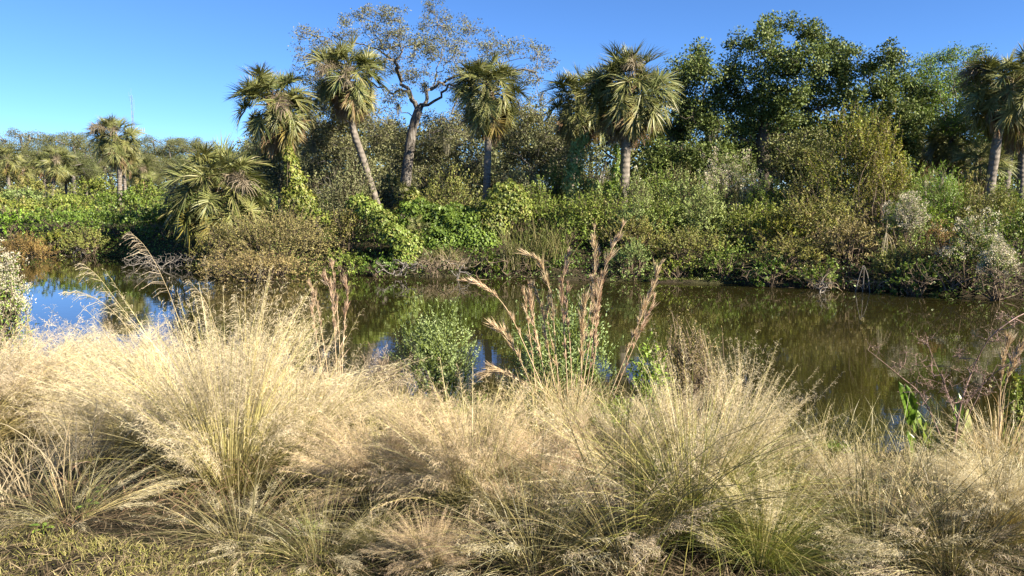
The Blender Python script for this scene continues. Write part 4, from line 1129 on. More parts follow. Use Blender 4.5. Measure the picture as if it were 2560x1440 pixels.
S('bank_bush', 'vine-green bush at the foot of the vine-wrapped palm', 770, 510, 110, 29.5, 472, 'vine', Ln=.10, W=.08, lobes=8, lai=2.4)
S('bank_bush', 'shaded bush beyond the saltbushes at the right', 2400, 490, 160, 29, 473, 'oak_olive', Ln=.09, W=.05, lobes=9)

MID = [(870, 400, 150, 31.5, 'oak_grey', 'grey twiggy bush around the leaning grey palm trunk'), (960, 455, 90, 35, 'oak_grey', 'grey bush left of the foot of the bare oak'),
       (1120, 430, 150, 31, 'shrub_olive', 'olive bush in the gap between oak and straight palm'), (1300, 420, 130, 31, 'oak_grey', 'grey bush right of the straight palm trunk'),
       (1345, 455, 120, 29.6, 'shrub_green', 'green bush between the round vine mound and the vine-hung palm'), (1500, 410, 120, 32.5, 'oak_olive', 'shaded bush between the vine-hung palm and the shaggy palm'),
       (1640, 430, 130, 30, 'shrub_green', 'green bush right of the sunlit trunk of the shaggy palm'), (1720, 440, 140, 29, 'shrub_pale', 'pale green bush left of the silvery saltbush'),
       (1930, 450, 150, 28.6, 'shrub_green', 'green bush right of the silvery saltbush'), (2020, 420, 130, 29.5, 'oak_olive', 'dark bush left of the yellowing thicket'),
       (2250, 400, 150, 28.4, 'shrub_green', 'green bush on the right flank of the yellowing thicket'), (2420, 440, 130, 28, 'shrub_olive', 'olive bush left of the curved palm trunk'),
       (2530, 450, 130, 27, 'shrub_green', 'green bush at the foot of the curved palms'), (760, 430, 110, 34, 'oak_grey', 'grey bush right of the vine-wrapped trunk'),
       (620, 440, 120, 34, 'oak_olive', 'dark bush left of the vine-wrapped trunk'), (1590, 505, 150, 26.8, 'shrub_pale', 'pale sunlit bush below the shaggy palm'),
       (1960, 530, 160, 25.4, 'shrub_yellow', 'yellow-green bush above the dark undercut'), (1420, 545, 150, 27, 'shrub_green', 'green bush above the tall dark reeds')]
for i, (px, top, w, D, mat, lb) in enumerate(MID):
    S('bank_bush', lb, px, top, w, D, 1100 + i, mat, Ln=.085, W=.045, lobes=10, lai=2.4, loose=.3)

for i, (px, top, w, D, mat, lb) in enumerate([(1930, 640, 130, 23.6, 'vine_shaded', 'dark green growth trailing into the water under the undercut bank'), (2060, 650, 120, 23.0, 'vine_shaded', 'dark trailing leaves left of the propped sticks'),
        (2290, 650, 130, 21.7, 'vine_shaded', 'dark green sprays over the water right of the propped sticks'), (1690, 645, 110, 24.8, 'shrub_green', 'green sprays touching the water beside the mud ledge'),
        (1400, 640, 120, 25.9, 'vine_shaded', 'dark leaves at the water right of the tall reeds'), (1215, 630, 120, 26.2, 'vine_shaded', 'dark leaves at the water left of the tall reeds'), (940, 640, 90, 26.3, 'vine_shaded', 'dark leaves at the water under the vine cascade')]):
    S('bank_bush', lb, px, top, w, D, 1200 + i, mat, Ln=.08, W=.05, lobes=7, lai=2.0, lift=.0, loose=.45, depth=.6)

# ---- reeds and dead wood along the far water edge
def reeds(label, px, py, wpx, hpx, D, seed, n=320, mat='reed', w=.018, lean=.35, name='reed_bed', cat='reeds'):
    r = np.random.default_rng(seed); b = at(px, py, D); sc = D / F
    zb = max(-.05, float(gz(b[0], D)))
    t = thing(name, label, cat, (b[0], D, zb))
    dep = .4 if D > 10 else .7
    ln = hpx * sc * r.uniform(.55, 1.15, n)
    P, az = arc_paths(r, n, ln, np.abs(r.normal(0, lean * .5, n)), np.abs(r.normal(lean * 1.5, .35, n)), 6, .01)
    P += np.stack([r.uniform(-.5, .5, n) * wpx * sc, r.uniform(-dep, dep, n), 0 * ln], -1)[:, None]
    g = Geo(); ribbons(g, P, np.array([1, 1, .9, .75, .5, .1]) * w, side_of(P, r))
    link('blades', g.mesh('blades', mat), t, kind='stuff')
reeds('tall dark reeds hanging over the water behind the tan seed heads', 1335, 660, 150, 130, 26.2, 480)
reeds('dead brown reeds drooping to the water right of the vine cascade', 1110, 660, 120, 60, 26.4, 481, mat='dead_sedge', n=160, lean=.8)
reeds('yellow-topped sedge clump at the water right of the cascade', 1115, 655, 80, 55, 26.7, 482, mat='reed', n=160, lean=.7)
reeds('fallen green reed leaves floating at the right bank', 2390, 735, 90, 26, 20.9, 483, n=40, lean=1.6)
reeds('dry sedge under the olive bushes at the right bank', 2150, 690, 260, 55, 22.8, 484, mat='dead_sedge', n=200, lean=.9)
DB = dead_branches
DB('fallen_branch', 'pale forked dead branch standing in the water below the cascade', 1150, 690, 25.3, 490, 34, 50, 12, roots=2)
DB('fallen_branch', 'tangle of grey dead twigs at the foot of the vine cascade', 1000, 680, 25.8, 491, 60, 36, 40, roots=4, flatten=.8)
DB('fallen_branch', 'grey brush in the water under the dead reeds', 1085, 685, 25.6, 492, 60, 40, 44, roots=4, mat='twig')
DB('fallen_branch', 'bleached twig tangle hanging over the water on the left', 400, 670, 29, 493, 90, 36, 150, roots=8, mat='grey_wood', wob=.2)
DB('fallen_branch', 'thin bare snag at the left waterline', 195, 640, 34, 494, 24, 30, 16, roots=2)
DB('fallen_branch', 'dark twiggy brush under the right bank bushes', 2380, 715, 21.0, 495, 110, 55, 110, mat='twig', roots=7)
DB('fallen_branch', 'dark root tangle under the undercut bank at centre right', 2000, 700, 23.6, 496, 170, 50, 120, mat='twig', roots=8)
DB('fallen_branch', 'dry brush at the right picture edge by the water', 2510, 730, 19.9, 497, 80, 70, 130, mat='twig', roots=7)
DB('fallen_branch', 'dark twig tangle under the reeds', 1300, 680, 25.8, 498, 150, 45, 110, mat='twig', roots=8)
DB('fallen_branch', 'tiny bare snag in the water left of the propped sticks', 2055, 722, 22.2, 499, 18, 30, 8, roots=2)
DB('fallen_branch', 'curved dead limb with peeling bark beneath the bare oak', 1120, 500, 33, 500, 40, 50, 10, roots=2, r0=.05)
DB('fallen_branch', 'grey brush below the leaning palm', 850, 500, 33, 501, 60, 60, 90, roots=6)
DB('fallen_branch', 'bare pale twigs under the shaggy palm', 1500, 450, 31, 502, 30, 80, 50, roots=3)

def sticks():
    D = 22.2
    t = thing('propped_sticks', 'three grey sticks leaning together in the shallows by the right bank', 'sticks', at(2155, 715, D))
    b = at(2155, 715, D)
    for (x0, y0, x1, y1) in ((2138, 716, 2158, 664), (2157, 718, 2160, 664), (2176, 716, 2162, 668)):
        g = Geo(); a = at(x0, y0, D + .1) - b; c = at(x1, y1, D) - b
        tube(g, smooth_path([a - np.array([0, 0, .2]), (a + c) / 2 + np.array([.01, 0, 0]), c], 6), np.linspace(.016, .010, 6), 6)
        link('stick', g.mesh('stick', 'grey_wood', True), t)
    # hanging palm skeleton
    D = 22.6; b = at(2215, 580, D)
    t = thing('hanging_frond', 'bleached dead palm leaf hanging over the right bank', 'frond', b)
    r = np.random.default_rng(5); n = 16
    g = Geo(); segs(g, [[0, 0, -.05]], [[.02, 0, .35]], .012, .008, 4)
    e = np.stack([r.uniform(-.12, .35, n), r.uniform(-.1, .1, n), -r.uniform(.45, .95, n)], -1)
    P = np.stack([0 * e, e * np.array([.55, 1, .35]), e], 1)
    ribbons(g, P, np.array([.012, .012, .004]), np.tile([[1., 0, 0]], (n, 1)))
    link('leaflets', g.mesh('leaflets', 'dead_sedge'), t)
    # mud ledge
    D = 24.9; b = at(1770, 692, D); b[2] = 0
    t = thing('mud_ledge', 'low mossy mud ledge at the waterline at centre right', 'bank', b)
    g = Geo(); u = np.linspace(0, 2 * pi, 40, endpoint=False)
    rr = 1 + .12 * np.sin(3 * u) + .08 * np.sin(7 * u)
    rings = [np.stack([np.cos(u) * 2.3 * rr * s, np.sin(u) * .55 * rr * s, np.full(40, z)], -1) for s, z in ((1.06, -.15), (1, .03), (.85, .09), (.4, .12), (.02, .13))]
    i = np.arange(40); j = (i + 1) % 40
    g.add(np.concatenate(rings), q=np.concatenate([np.stack([i, j, j + 40, i + 40], -1) + k * 40 for k in range(4)]))
    link('mud', g.mesh('mud', 'soil', True), t)
    g = Geo(); n = 1600; a = r.uniform(0, 6.28, n); q = np.sqrt(r.uniform(0, 1, n))
    p = np.stack([np.cos(a) * 2.2 * q, np.sin(a) * .5 * q, np.full(n, .10)], -1)
    leaves(g, p, norm(rdir(r, n) + [0, 0, .6]), rdir(r, n), .07, .03)
    link('moss', g.mesh('moss', 'vine'), t, kind='stuff')
    # a floating pale leaf
    b = at(1210, 691, 25); b[2] = .012
    t = thing('floating_leaf', 'pale curled leaf floating by the far waterline at the centre', 'leaf', b)
    g = Geo(); v = [];
    for k in range(7):
        s = k / 6 * 2 - 1; w = .07 * (1 - s * s) + .004
        for m in (-1, 0, 1): v.append([s * .16, m * w, .03 * m * m + .02 * s * s])
    g.add(v, q=[[k * 3 + m, k * 3 + m + 1, k * 3 + m + 4, k * 3 + m + 3] for k in range(6) for m in range(2)])
    link('blade', g.mesh('blade', 'dead_sedge', True), t)
sticks()
def drift():
    r = np.random.default_rng(77); g = Geo(); v = []
    for k in range(5):
        q = k / 4 * 2 - 1; w = .03 * (1 - q * q) + .003
        for m in (-1, 0, 1): v.append([q * .06, m * w, .006 * m * m + .008 * q * q])
    g.add(v, q=[[k * 3 + m, k * 3 + m + 1, k * 3 + m + 4, k * 3 + m + 3] for k in range(4) for m in range(2)])
    me = g.mesh('floating_leaf', 'dead_leaf', True)
    for i in range(8):
        x = r.uniform(-2, 12); y = float(np.interp(x, FS_X, FS_Y)) - abs(r.normal(0, 2.2)) - .6
        o = link('floating_leaf', me, loc=(x, y, .004)); o.rotation_euler = (0, 0, r.uniform(0, 6.28)); q = r.uniform(.5, 1.3); o.scale = (q, q, q)
        o["label"] = 'tiny dead leaf drifting on the pond near the far bank'; o["category"] = 'leaf'; o["group"] = 'dead leaves drifting on the pond'
drift()

# ---- undergrowth filling the far bank and the wood floor
def undergrowth():
    r = np.random.default_rng(90)
    def patch(name, label, n, xr, yo, hmax, Ln, W, mat):
        x = r.uniform(*xr, n); fs = np.interp(x, FS_X, FS_Y)
        y = fs + yo[0] + (yo[1] - yo[0]) * r.uniform(0, 1, n)
        lum = .5 + .5 * np.sin(x * 1.3 + 2 * np.sin(y * .8)) * np.sin(y * 1.1 + x * .4)
        z = gz(x, y) + hmax * r.uniform(0, 1, n) ** 1.4 * (.35 + .65 * lum)
        g = Geo(); leaves(g, np.stack([x, y, z], -1), norm(rdir(r, n) + [0, 0, .4]), norm(rdir(r, n) + [.1, -.3, .5]), Ln * r.uniform(.6, 1.3, n), W * r.uniform(.7, 1.2, n))
        o = link(name, g.mesh(name, mat), kind='stuff'); o["label"] = label; o["category"] = 'undergrowth'
    patch('undergrowth', 'low leafy undergrowth covering the far bank', 16000, (-24, 21), (.3, 9), .7, .11, .06, 'vine_shaded')
    patch('undergrowth', 'dark undergrowth on the wood floor behind the bank', 16000, (-24, 34), (9, 22), 1.7, .18, .10, 'oak_dark')
    patch('meadow_grass', 'green ground cover of the far left meadow', 16000, (-62, -12), (6, 62), .5, .30, .12, 'shrub_green')
    n = 70000; x = r.uniform(-20, 110, n); y = r.uniform(58, 74, n)
    hh = (5.6 + 1.5 * np.sin(x * .31) + 1.0 * np.sin(x * .83 + 1) + .7 * np.sin(x * 1.9 + y)) * np.clip((x + 22) / 8, .3, 1)
    z = gz(x, y) + hh * r.uniform(0, 1, n) ** .7
    g = Geo(); leaves(g, np.stack([x, y, z], -1), norm(rdir(r, n) + [0, 0, .3]), norm(rdir(r, n) + [0, -.2, .5]), .34 * r.uniform(.6, 1.3, n), .24, tri=True)
    o = link('treeline', g.mesh('treeline', 'oak_olive'), kind='stuff'); o["label"] = 'dark wood far behind the bank trees'; o["category"] = 'wood'
    n = 30000; x = r.uniform(-125, -10, n); y = r.uniform(112, 150, n)
    z = gz(x, y) + (3.4 + np.sin(x * .4) + .6 * np.sin(x * 1.3)) * r.uniform(0, 1, n) ** .8
    g = Geo(); leaves(g, np.stack([x, y, z], -1), norm(rdir(r, n) + [0, 0, .3]), norm(rdir(r, n) + [0, -.2, .5]), .42 * r.uniform(.6, 1.3, n), .3, tri=True)
    o = link('undergrowth', g.mesh('undergrowth', 'oak_far'), kind='stuff'); o["label"] = 'scrub under the far oaks behind the meadow'; o["category"] = 'undergrowth'
    patch('leaf_litter', 'brown leaf litter along the far water edge', 9000, (-24, 18), (-.1, 1.6), .15, .10, .03, 'dark_litter')
    patch('undergrowth', 'weeds and trailing sprays hiding the far water edge', 9000, (-24, 19), (-.3, 1.5), .4, .09, .05, 'vine_shaded')
undergrowth()

# ---- near bank: shrubs at the water edge
S('saltbush', 'near saltbush with cream flower plumes at the left picture edge', -40, 650, 200, 9.6, 520, 'shrub_green', Ln=.045, W=.018, lobes=9, lai=2.2, flowers=900, fsize=.45, fmin=.62)
S('willow_shrub', 'round grey-green narrow-leaved shrub standing at the near water', 1090, 768, 225, 10.4, 521, 'willow', Ln=.046, W=.018, lobes=15, lai=1.7, stem='green_stem', loose=.4, lift=-.05)
S('willow_shrub', 'grey-green narrow-leaved shrub behind the tan seed heads', 1390, 750, 270, 9.7, 522, 'willow', Ln=.046, W=.018, lobes=15, lai=1.5, stem='green_stem', loose=.4, lift=0)
S('leafy_shrub', 'bright green broad-leaved shrub right of the tan seed heads', 1620, 862, 130, 8.6, 523, 'bright', Ln=.055, W=.030, lobes=8, lai=1.5, stem='green_stem', loose=.35)
S('dry_shrub', 'tan twiggy shrub with small dry leaves by the near water', 1740, 800, 190, 8.9, 524, 'shrub_brown', Ln=.028, W=.013, lobes=11, lai=1.0, loose=.5)
S('leafy_shrub', 'green leafy shrub at the right picture edge by the near water', 2550, 930, 120, 7.6, 525, 'vine', Ln=.05, W=.03, lobes=8, lai=1.6, stem='green_stem', loose=.3)
S('leafy_shrub', 'low yellow-green plant among grass below the grey-green shrub', 1120, 985, 190, 8.8, 526, 'bright', Ln=.07, W=.016, lobes=9, lai=1.3, stem='green_stem', loose=.3)
S('leafy_shrub', 'low green weeds at the near shore below the bright shrub', 1560, 1000, 220, 8.0, 527, 'shrub_green', Ln=.06, W=.016, lobes=9, lai=1.2, stem='green_stem', loose=.3)
S('leafy_shrub', 'dark green sprigs at the near water left of the broad leaves', 2100, 1130, 170, 7.4, 528, 'shrub_green', Ln=.035, W=.016, lobes=8, lai=1.6, stem='green_stem')
S('dry_shrub', 'grey dead sedge mound at the near water left of the round shrub', 960, 880, 150, 10.2, 529, 'dead_sedge', Ln=.09, W=.005, lobes=9, lai=.8, loose=.4)

# ---- bushy bluestem: tall tan seed heads
def bluestem(label, base_px, stalks, D, seed, name='bluestem_grass', head=(.42, 1.0), hs=1.0):
    r = np.random.default_rng(seed)
    q = at(base_px[0], base_px[1], D); zb = float(max(gz(q[0], q[1]), -.05)); base = np.array([q[0], q[1], zb])
    t = thing(name, label, 'grass', base)
    for st in stalks:
        off = r.uniform(-.25, .25); hs0 = hs; hs = hs0 * r.uniform(.75, 1.25)
        pts = [at(px, py, D + off) - base for px, py in st]
        d0 = pts[0] - pts[1]
        foot = np.array([pts[0][0] * .6, pts[0][1] * .4, 0.0]) if pts[0][2] > .05 else pts[0]
        P = smooth_path([foot] + pts, 20)
        g = Geo(); tube(g, P, np.linspace(.0058, .002, 20), 5)
        sk = link('stalk', g.mesh('stalk', 'tan_stem', True), t)
        g = Geo(); h0 = head[0]; nt = int(r.integers(13, 21))
        s = np.clip(np.linspace(h0, .97, nt) + r.normal(0, .012, nt), h0 - .02, .985) * 19; i = np.clip(s.astype(int), 0, 18); f = (s - i)[:, None]
        c = P[i] * (1 - f) + P[i + 1] * f; tg = norm(P[i + 1] - P[i])
        tg = norm(tg + rdir(r, nt) * .25)                       # every tuft leans its own way
        m = 30
        env = np.interp(np.linspace(0, 1, nt), [0, .25, .6, .85, 1], [.55, .9, 1, .9, .6]) * r.uniform(.35, 1.35, nt)
        cc = np.repeat(c, m, 0); tt = np.repeat(tg, m, 0); ee = np.repeat(env, m)
        n = len(cc)
        fo = r.uniform(0, .6, n)
        cc = cc + tt * (fo * .10 * hs * ee)[:, None] + rdir(r, n) * .003
        d = norm(tt + rdir(r, n) * .36)
        leaves(g, cc, d, rdir(r, n), .125 * hs * ee * r.uniform(.45, 1.3, n), .0058 * hs)
        leaves(g, cc + d * .02, norm(tt + rdir(r, n) * .7), rdir(r, n), .05 * ee * hs * r.uniform(.5, 1.3, n), .0018)
        # dry sheath leaves lower down
        lf = r.integers(2, 19 * h0, 5) if 19 * h0 > 3 else np.array([2])
        for k in lf:
            dl = norm(norm(P[k + 1] - P[k]) + rdir(r, 1)[0] * .55)
            Q = np.stack([P[k], P[k] + dl * .1, P[k] + dl * .18 + np.array([0, 0, -.02]), P[k] + dl * .22 + np.array([0, 0, -.07])])[None]
            ribbons(g, Q, np.array([.007, .007, .005, .001]), norm(np.cross(dl, rdir(r, 1)[0]))[None])
        link('seed_head', g.mesh('seed_head', 'bluestem'), sk); hs = hs0
    # leaves at the foot
    n = 160 if hs > .6 else 12
    P, az = arc_paths(r, n, r.uniform(.3, .8, n), np.abs(r.normal(0, .3, n)), np.abs(r.normal(.8, .4, n)), 6, .2)
    g = Geo(); ribbons(g, P, np.array([.006, .006, .0055, .005, .003, .001]), side_of(P, r))
    link('basal_blades', g.mesh('basal_blades', 'straw'), t, kind='stuff')
bluestem('tall stand of tan brush-like seed heads at the middle of the near bank', (1430, 1110), [
    [(1360, 980), (1310, 860), (1265, 770), (1215, 718), (1165, 702)], [(1345, 1000), (1330, 880), (1318, 790), (1310, 722)], [(1375, 1000), (1350, 880), (1330, 780), (1322, 712)],
    [(1400, 1000), (1388, 860), (1378, 740), (1350, 660), (1312, 628)], [(1395, 1010), (1372, 880), (1355, 780), (1334, 706)], [(1420, 1000), (1412, 850), (1405, 720), (1424, 616)],
    [(1430, 1000), (1425, 860), (1415, 770), (1418, 710)], [(1445, 1010), (1462, 860), (1480, 740), (1487, 650), (1486, 572)], [(1450, 1020), (1470, 880), (1492, 760), (1515, 660), (1562, 556)],
    [(1462, 1000), (1480, 880), (1496, 780), (1504, 690)], [(1455, 1000), (1452, 880), (1458, 800), (1462, 748)], [(1510, 1020), (1560, 900), (1600, 800), (1630, 720), (1655, 650)],
    [(1520, 1020), (1570, 900), (1605, 820), (1640, 732)], [(1350, 1010), (1300, 900), (1265, 840), (1236, 815)], [(1470, 1000), (1490, 860), (1485, 720), (1500, 620)], [(1405, 1000), (1390, 900), (1368, 800), (1372, 745)]],
    8.2, 540)
bluestem('three slim tan seed heads above the pale grass at centre left', (845, 960), [
    [(850, 900), (845, 800), (838, 720), (828, 650)], [(856, 900), (862, 800), (868, 740), (862, 690)], [(815, 900), (802, 820), (792, 750), (772, 708)], [(800, 900), (788, 830), (780, 780), (782, 740)], [(840, 900), (836, 820), (830, 740), (812, 690)]],
    8.8, 541, hs=.85)
bluestem('russet brush-like seed heads at the right picture edge', (2500, 1100), [
    [(2500, 1000), (2505, 940), (2515, 880), (2520, 850)], [(2505, 1010), (2520, 940), (2540, 890), (2556, 865)]], 7.2, 542, hs=.8)
bluestem('bent tan seed heads lying over below the tall stand', (1330, 1030), [
    [(1330, 985), (1290, 945), (1250, 925), (1205, 935)], [(1340, 990), (1310, 955), (1265, 935), (1225, 918)]], 8.4, 543, head=(.55, 1), hs=.9)
reeds('bundle of broken dry tan stalks at the lower left corner', 90, 1330, 150, 240, 4.2, 544, n=110, mat='dead_sedge', w=.006, lean=.55, name='broken_stalks', cat='stalks')
reeds('matted brown thatch on the dark ground at the lower left', 330, 1350, 560, 110, 3.9, 545, n=420, mat='dead_leaf', w=.004, lean=1.3, name='thatch', cat='thatch')
reeds('matted thatch on the dark ground at the bottom centre', 900, 1400, 620, 100, 3.7, 546, n=380, mat='dead_leaf', w=.004, lean=1.3, name='thatch', cat='thatch')

# ---- reddish dried shrub at the right
def red_shrub():
    D = 7.4; r = np.random.default_rng(560)
    b = at(2380, 1130, D); base = np.array([b[0], D, float(max(-.05, gz(b[0], D)))])
    t = thing('dried_shrub', 'leafless reddish shrub with tiny buds reaching over the water at right', 'shrub', base)
    limbs = [[(2380, 1120), (2400, 1020), (2430, 930), (2470, 850), (2530, 800), (2580, 775)], [(2392, 1050), (2360, 960), (2330, 890), (2312, 830)], [(2375, 1090), (2310, 1000), (2250, 940), (2170, 875)],
             [(2400, 1030), (2440, 980), (2490, 930), (2540, 900)], [(2385, 1110), (2420, 1040), (2450, 980), (2470, 900)]]
    roots = []
    for k, lp in enumerate(limbs):
        q = [at(px, py, D + r.uniform(-.25, .25) * i * .5) - base for i, (px, py) in enumerate(lp)]
        if k in (0, 2, 4): q[0] = np.array([r.normal(0, .04), r.normal(0, .04), -.02])
        roots.append((list(smooth_path(q, 14)), None if k in (0, 2, 4) else 1))
    T = px_targets(r, [(2312, 845, 26, 20), (2260, 905, 45, 28), (2180, 878, 22, 16), (2330, 930, 50, 40), (2420, 900, 40, 50), (2480, 840, 40, 30), (2540, 800, 40, 26), (2450, 960, 50, 40), (2520, 900, 36, 30), (2390, 980, 50, 40), (2300, 980, 50, 36)], D, .35, 150, .1) - base
    N, par, R, fx = grow(roots, T, 561, wob=.16, step=.10, rmin=.0016, rmax=.013)
    g = Geo(); i = np.arange(len(N)); i = i[par >= 0]; segs(g, N[par[i]], N[i], R[i] * 1.1, R[i], 5)
    k = np.concatenate([r.integers(fx, len(N), 900)]); d = norm(rdir(r, len(k)) + [0, 0, .4]); l = r.uniform(.02, .07, (len(k), 1))
    segs(g, N[k], N[k] + d * l, .0013, .0008, 3)
    link('branches', g.mesh('branches', 'red_twig'), t)
    g = Geo(); n = len(k); e = N[k] + d * l
    rep = np.repeat(e, 2, 0); dd = np.repeat(d, 2, 0)
    leaves(g, rep, norm(dd + rdir(r, 2 * n) * .8), rdir(r, 2 * n), .017 * r.uniform(.6, 1.4, 2 * n), .007)
    link('buds', g.mesh('buds', 'red_bud'), t, kind='stuff')
red_shrub()

# ---- broad-leaved water plant at the near shore
def broad_plant():
    D = 7.5; r = np.random.default_rng(570)
    b = at(2310, 1185, D); base = np.array([b[0], D, float(max(-.05, gz(b[0], D)))])
    t = thing('broad_leaf_plant', 'water plant with upright paddle leaves at the near right shore', 'plant', base)
    rows = [(2276, 1062, 2260, 990, 34, 'broad'), (2282, 1050, 2272, 990, 26, 'broad'), (2296, 1105, 2290, 1040, 36, 'broad'), (2318, 1110, 2306, 1055, 36, 'broad'), (2284, 1148, 2276, 1095, 26, 'broad'),
            (2392, 1120, 2420, 1055, 44, 'broad_pale'), (2386, 1080, 2394, 1010, 24, 'broad'), (2416, 1160, 2412, 1100, 26, 'broad_pale'), (2345, 1165, 2340, 1080, 34, 'broad_pale'), (2320, 1150, 2330, 1090, 30, 'broad'),
            (2500, 1100, 2504, 1055, 20, 'broad')]
    for (x0, y0, x1, y1, wp, mat) in rows:
        off = r.uniform(-.15, .15)
        a = at(x0, y0, D + off) - base; e = at(x1, y1, D + off + r.uniform(-.08, .08)) - base
        g = Geo(); f = np.array([r.normal(0, .06) + a[0] * .35, r.normal(0, .05), -.03])
        tube(g, smooth_path([f, (f + a) / 2 + r.normal(0, .015, 3), a], 7), np.linspace(.006, .004, 7), 6)
        e = a + (e - a) * 1.4; Ls = np.linalg.norm(e - a); d = (e - a) / Ls
        sd = norm(np.cross(d, norm(np.array([r.uniform(-.5, .6), -1, .25])))); up = np.cross(sd, d)
        K = 9; v = []; wd = .95 * wp * D / F
        for k in range(K):
            s = k / (K - 1); w = wd * .5 * (sin(pi * min(1, (s * .93 + .06)) ** .85)) ** .8
            c = a + d * Ls * s + up * (-.12 * Ls * s * s) + sd * .05 * Ls * sin(3 * s)
            for m in (-1, -.5, 0, .5, 1):
                v.append(c + sd * w * m + up * (.35 * w * abs(m) + .012 * sin(9 * s + 3 * m)))
        lf = Geo(); lf.add(v, q=[[k * 5 + m, k * 5 + m + 1, k * 5 + m + 6, k * 5 + m + 5] for k in range(K - 1) for m in range(4)])
        lo = link('leaf', lf.mesh('leaf', mat, True), t)
        link('leaf_stalk', g.mesh('leaf_stalk', 'green_stem', True), lo)
broad_plant()

# ---- plumed tussocks of the near bank
tuft_protos()
TS = tussock
ROWS = [
    ('largest pale tussock with a fountain of plumes at left centre', 'tall', 575, 1235, .94, .3, (0, 0), 1.0, 1.05),
    ('pale tussock pressed against the left side of the largest one', 'full', 430, 1150, .98, 1.2, (-.12, 0), 1.0, 1.1),
    ('pale tussock leaning right beside the largest one', 'full', 730, 1160, .94, 2.2, (.16, 0), 1.0, 1.05),
    ('fluffy pale tussock at the middle of the left bank', 'full', 250, 1080, 1.04, 3.1, (-.05, 0), 1.0, 1.2),
    ('fluffy pale tussock at the left picture edge', 'full', 70, 1090, 1.08, 4.0, (0, 0), 1.0, 1.2),
    ('pale tussock half outside the left picture edge', 'full', -90, 1130, 1.05, 5.0, (0, 0), 1.0, 1.1),
    ('pale upright tussock behind the largest one, near the water', 'tall', 600, 1020, .82, .9, (0, 0), .95, 1.1),
    ('pale tussock behind on the left, below the cream saltbush', 'tall', 330, 985, .90, 2.9, (-.08, 0), .9, 1.1),
    ('low fluffy tussock behind, below the three slim seed heads', 'full', 800, 1020, .58, 4.3, (.10, 0), .9, 1.1),
    ('pale tussock behind at the left shore', 'full', 130, 985, .92, 5.6, (0, 0), .9, 1.1),
    ('pinkish tussock of fine haze at the centre bottom', 'pink', 1180, 1275, .74, .4, (.02, 0), 1.0, 1.1),
    ('pinkish tussock left of the centre one', 'pink', 960, 1245, .68, 1.9, (-.12, 0), .95, 1.1),
    ('low pinkish tussock right of the centre one', 'pink', 1370, 1230, .55, 3.0, (.08, 0), .95, 1.1),
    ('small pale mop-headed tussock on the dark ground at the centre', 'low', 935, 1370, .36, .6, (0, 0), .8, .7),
    ('small buff tussock at the bottom centre', 'pink', 1075, 1420, .36, .8, (0, 0), .8, .9),
    ('green-bladed tussock with upright golden plumes at right centre', 'green', 1725, 1360, .74, 1.3, (.05, 0), 1.0, 1.0),
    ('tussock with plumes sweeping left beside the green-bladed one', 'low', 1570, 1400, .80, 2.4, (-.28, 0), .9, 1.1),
    ('golden-plumed tussock leaning right behind the green-bladed one', 'sweep', 1820, 1210, .70, 3.4, (.30, 0), 1.0, 1.0),
    ('fine straw tussock behind at the centre right', 'sweep', 1560, 1190, .56, 4.4, (0, 0), .9, 1.0),
    ('golden tussock leaning right over the water', 'sweep', 1980, 1300, .52, 5.2, (.45, 0), .95, 1.0),
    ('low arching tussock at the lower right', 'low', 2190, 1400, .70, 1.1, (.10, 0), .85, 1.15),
    ('pale tussock with drooping plumes at the right picture edge', 'full', 2500, 1340, .50, 2.1, (.02, 0), .98, 1.0),
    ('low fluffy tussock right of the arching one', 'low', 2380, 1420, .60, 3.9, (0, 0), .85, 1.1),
    ('straw tussock behind at the right edge below the red shrub', 'sweep', 2570, 1210, .50, 4.9, (0, 0), .9, 1.0),
    ('small straw tussock at the shore below the round shrub', 'full', 1190, 1085, .40, 5.9, (0, 0), .9, 1.0),
    ('sparse straw tussock at the shore left of the round shrub', 'full', 1000, 1070, .46, .2, (.15, 0), .85, 1.0),
    ('straw tussock at the foot of the tall seed heads', 'sweep', 1420, 1120, .50, 1.0, (0, 0), .9, 1.0),
    ('thin straw tussock below the bright green shrub', 'tall', 1680, 1110, .48, 2.0, (.05, 0), .9, 1.0),
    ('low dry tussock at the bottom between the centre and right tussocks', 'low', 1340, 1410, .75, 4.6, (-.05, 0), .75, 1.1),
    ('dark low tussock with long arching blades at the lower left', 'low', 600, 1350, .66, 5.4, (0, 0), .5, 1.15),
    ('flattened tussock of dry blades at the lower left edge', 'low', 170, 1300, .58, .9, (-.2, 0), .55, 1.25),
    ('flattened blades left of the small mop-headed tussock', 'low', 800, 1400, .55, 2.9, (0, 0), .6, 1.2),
    ('green-bladed tussock at the bottom right centre', 'green', 1900, 1420, .50, 3.7, (.15, 0), .9, 1.0),
]
TQ = {}
for i, (lb, kind, px, py, s, rz, lean, sq, stc) in enumerate(ROWS):
    TQ[i] = TS(lb, kind, px, py, s, rz, 600 + i, lean, sq, stc)

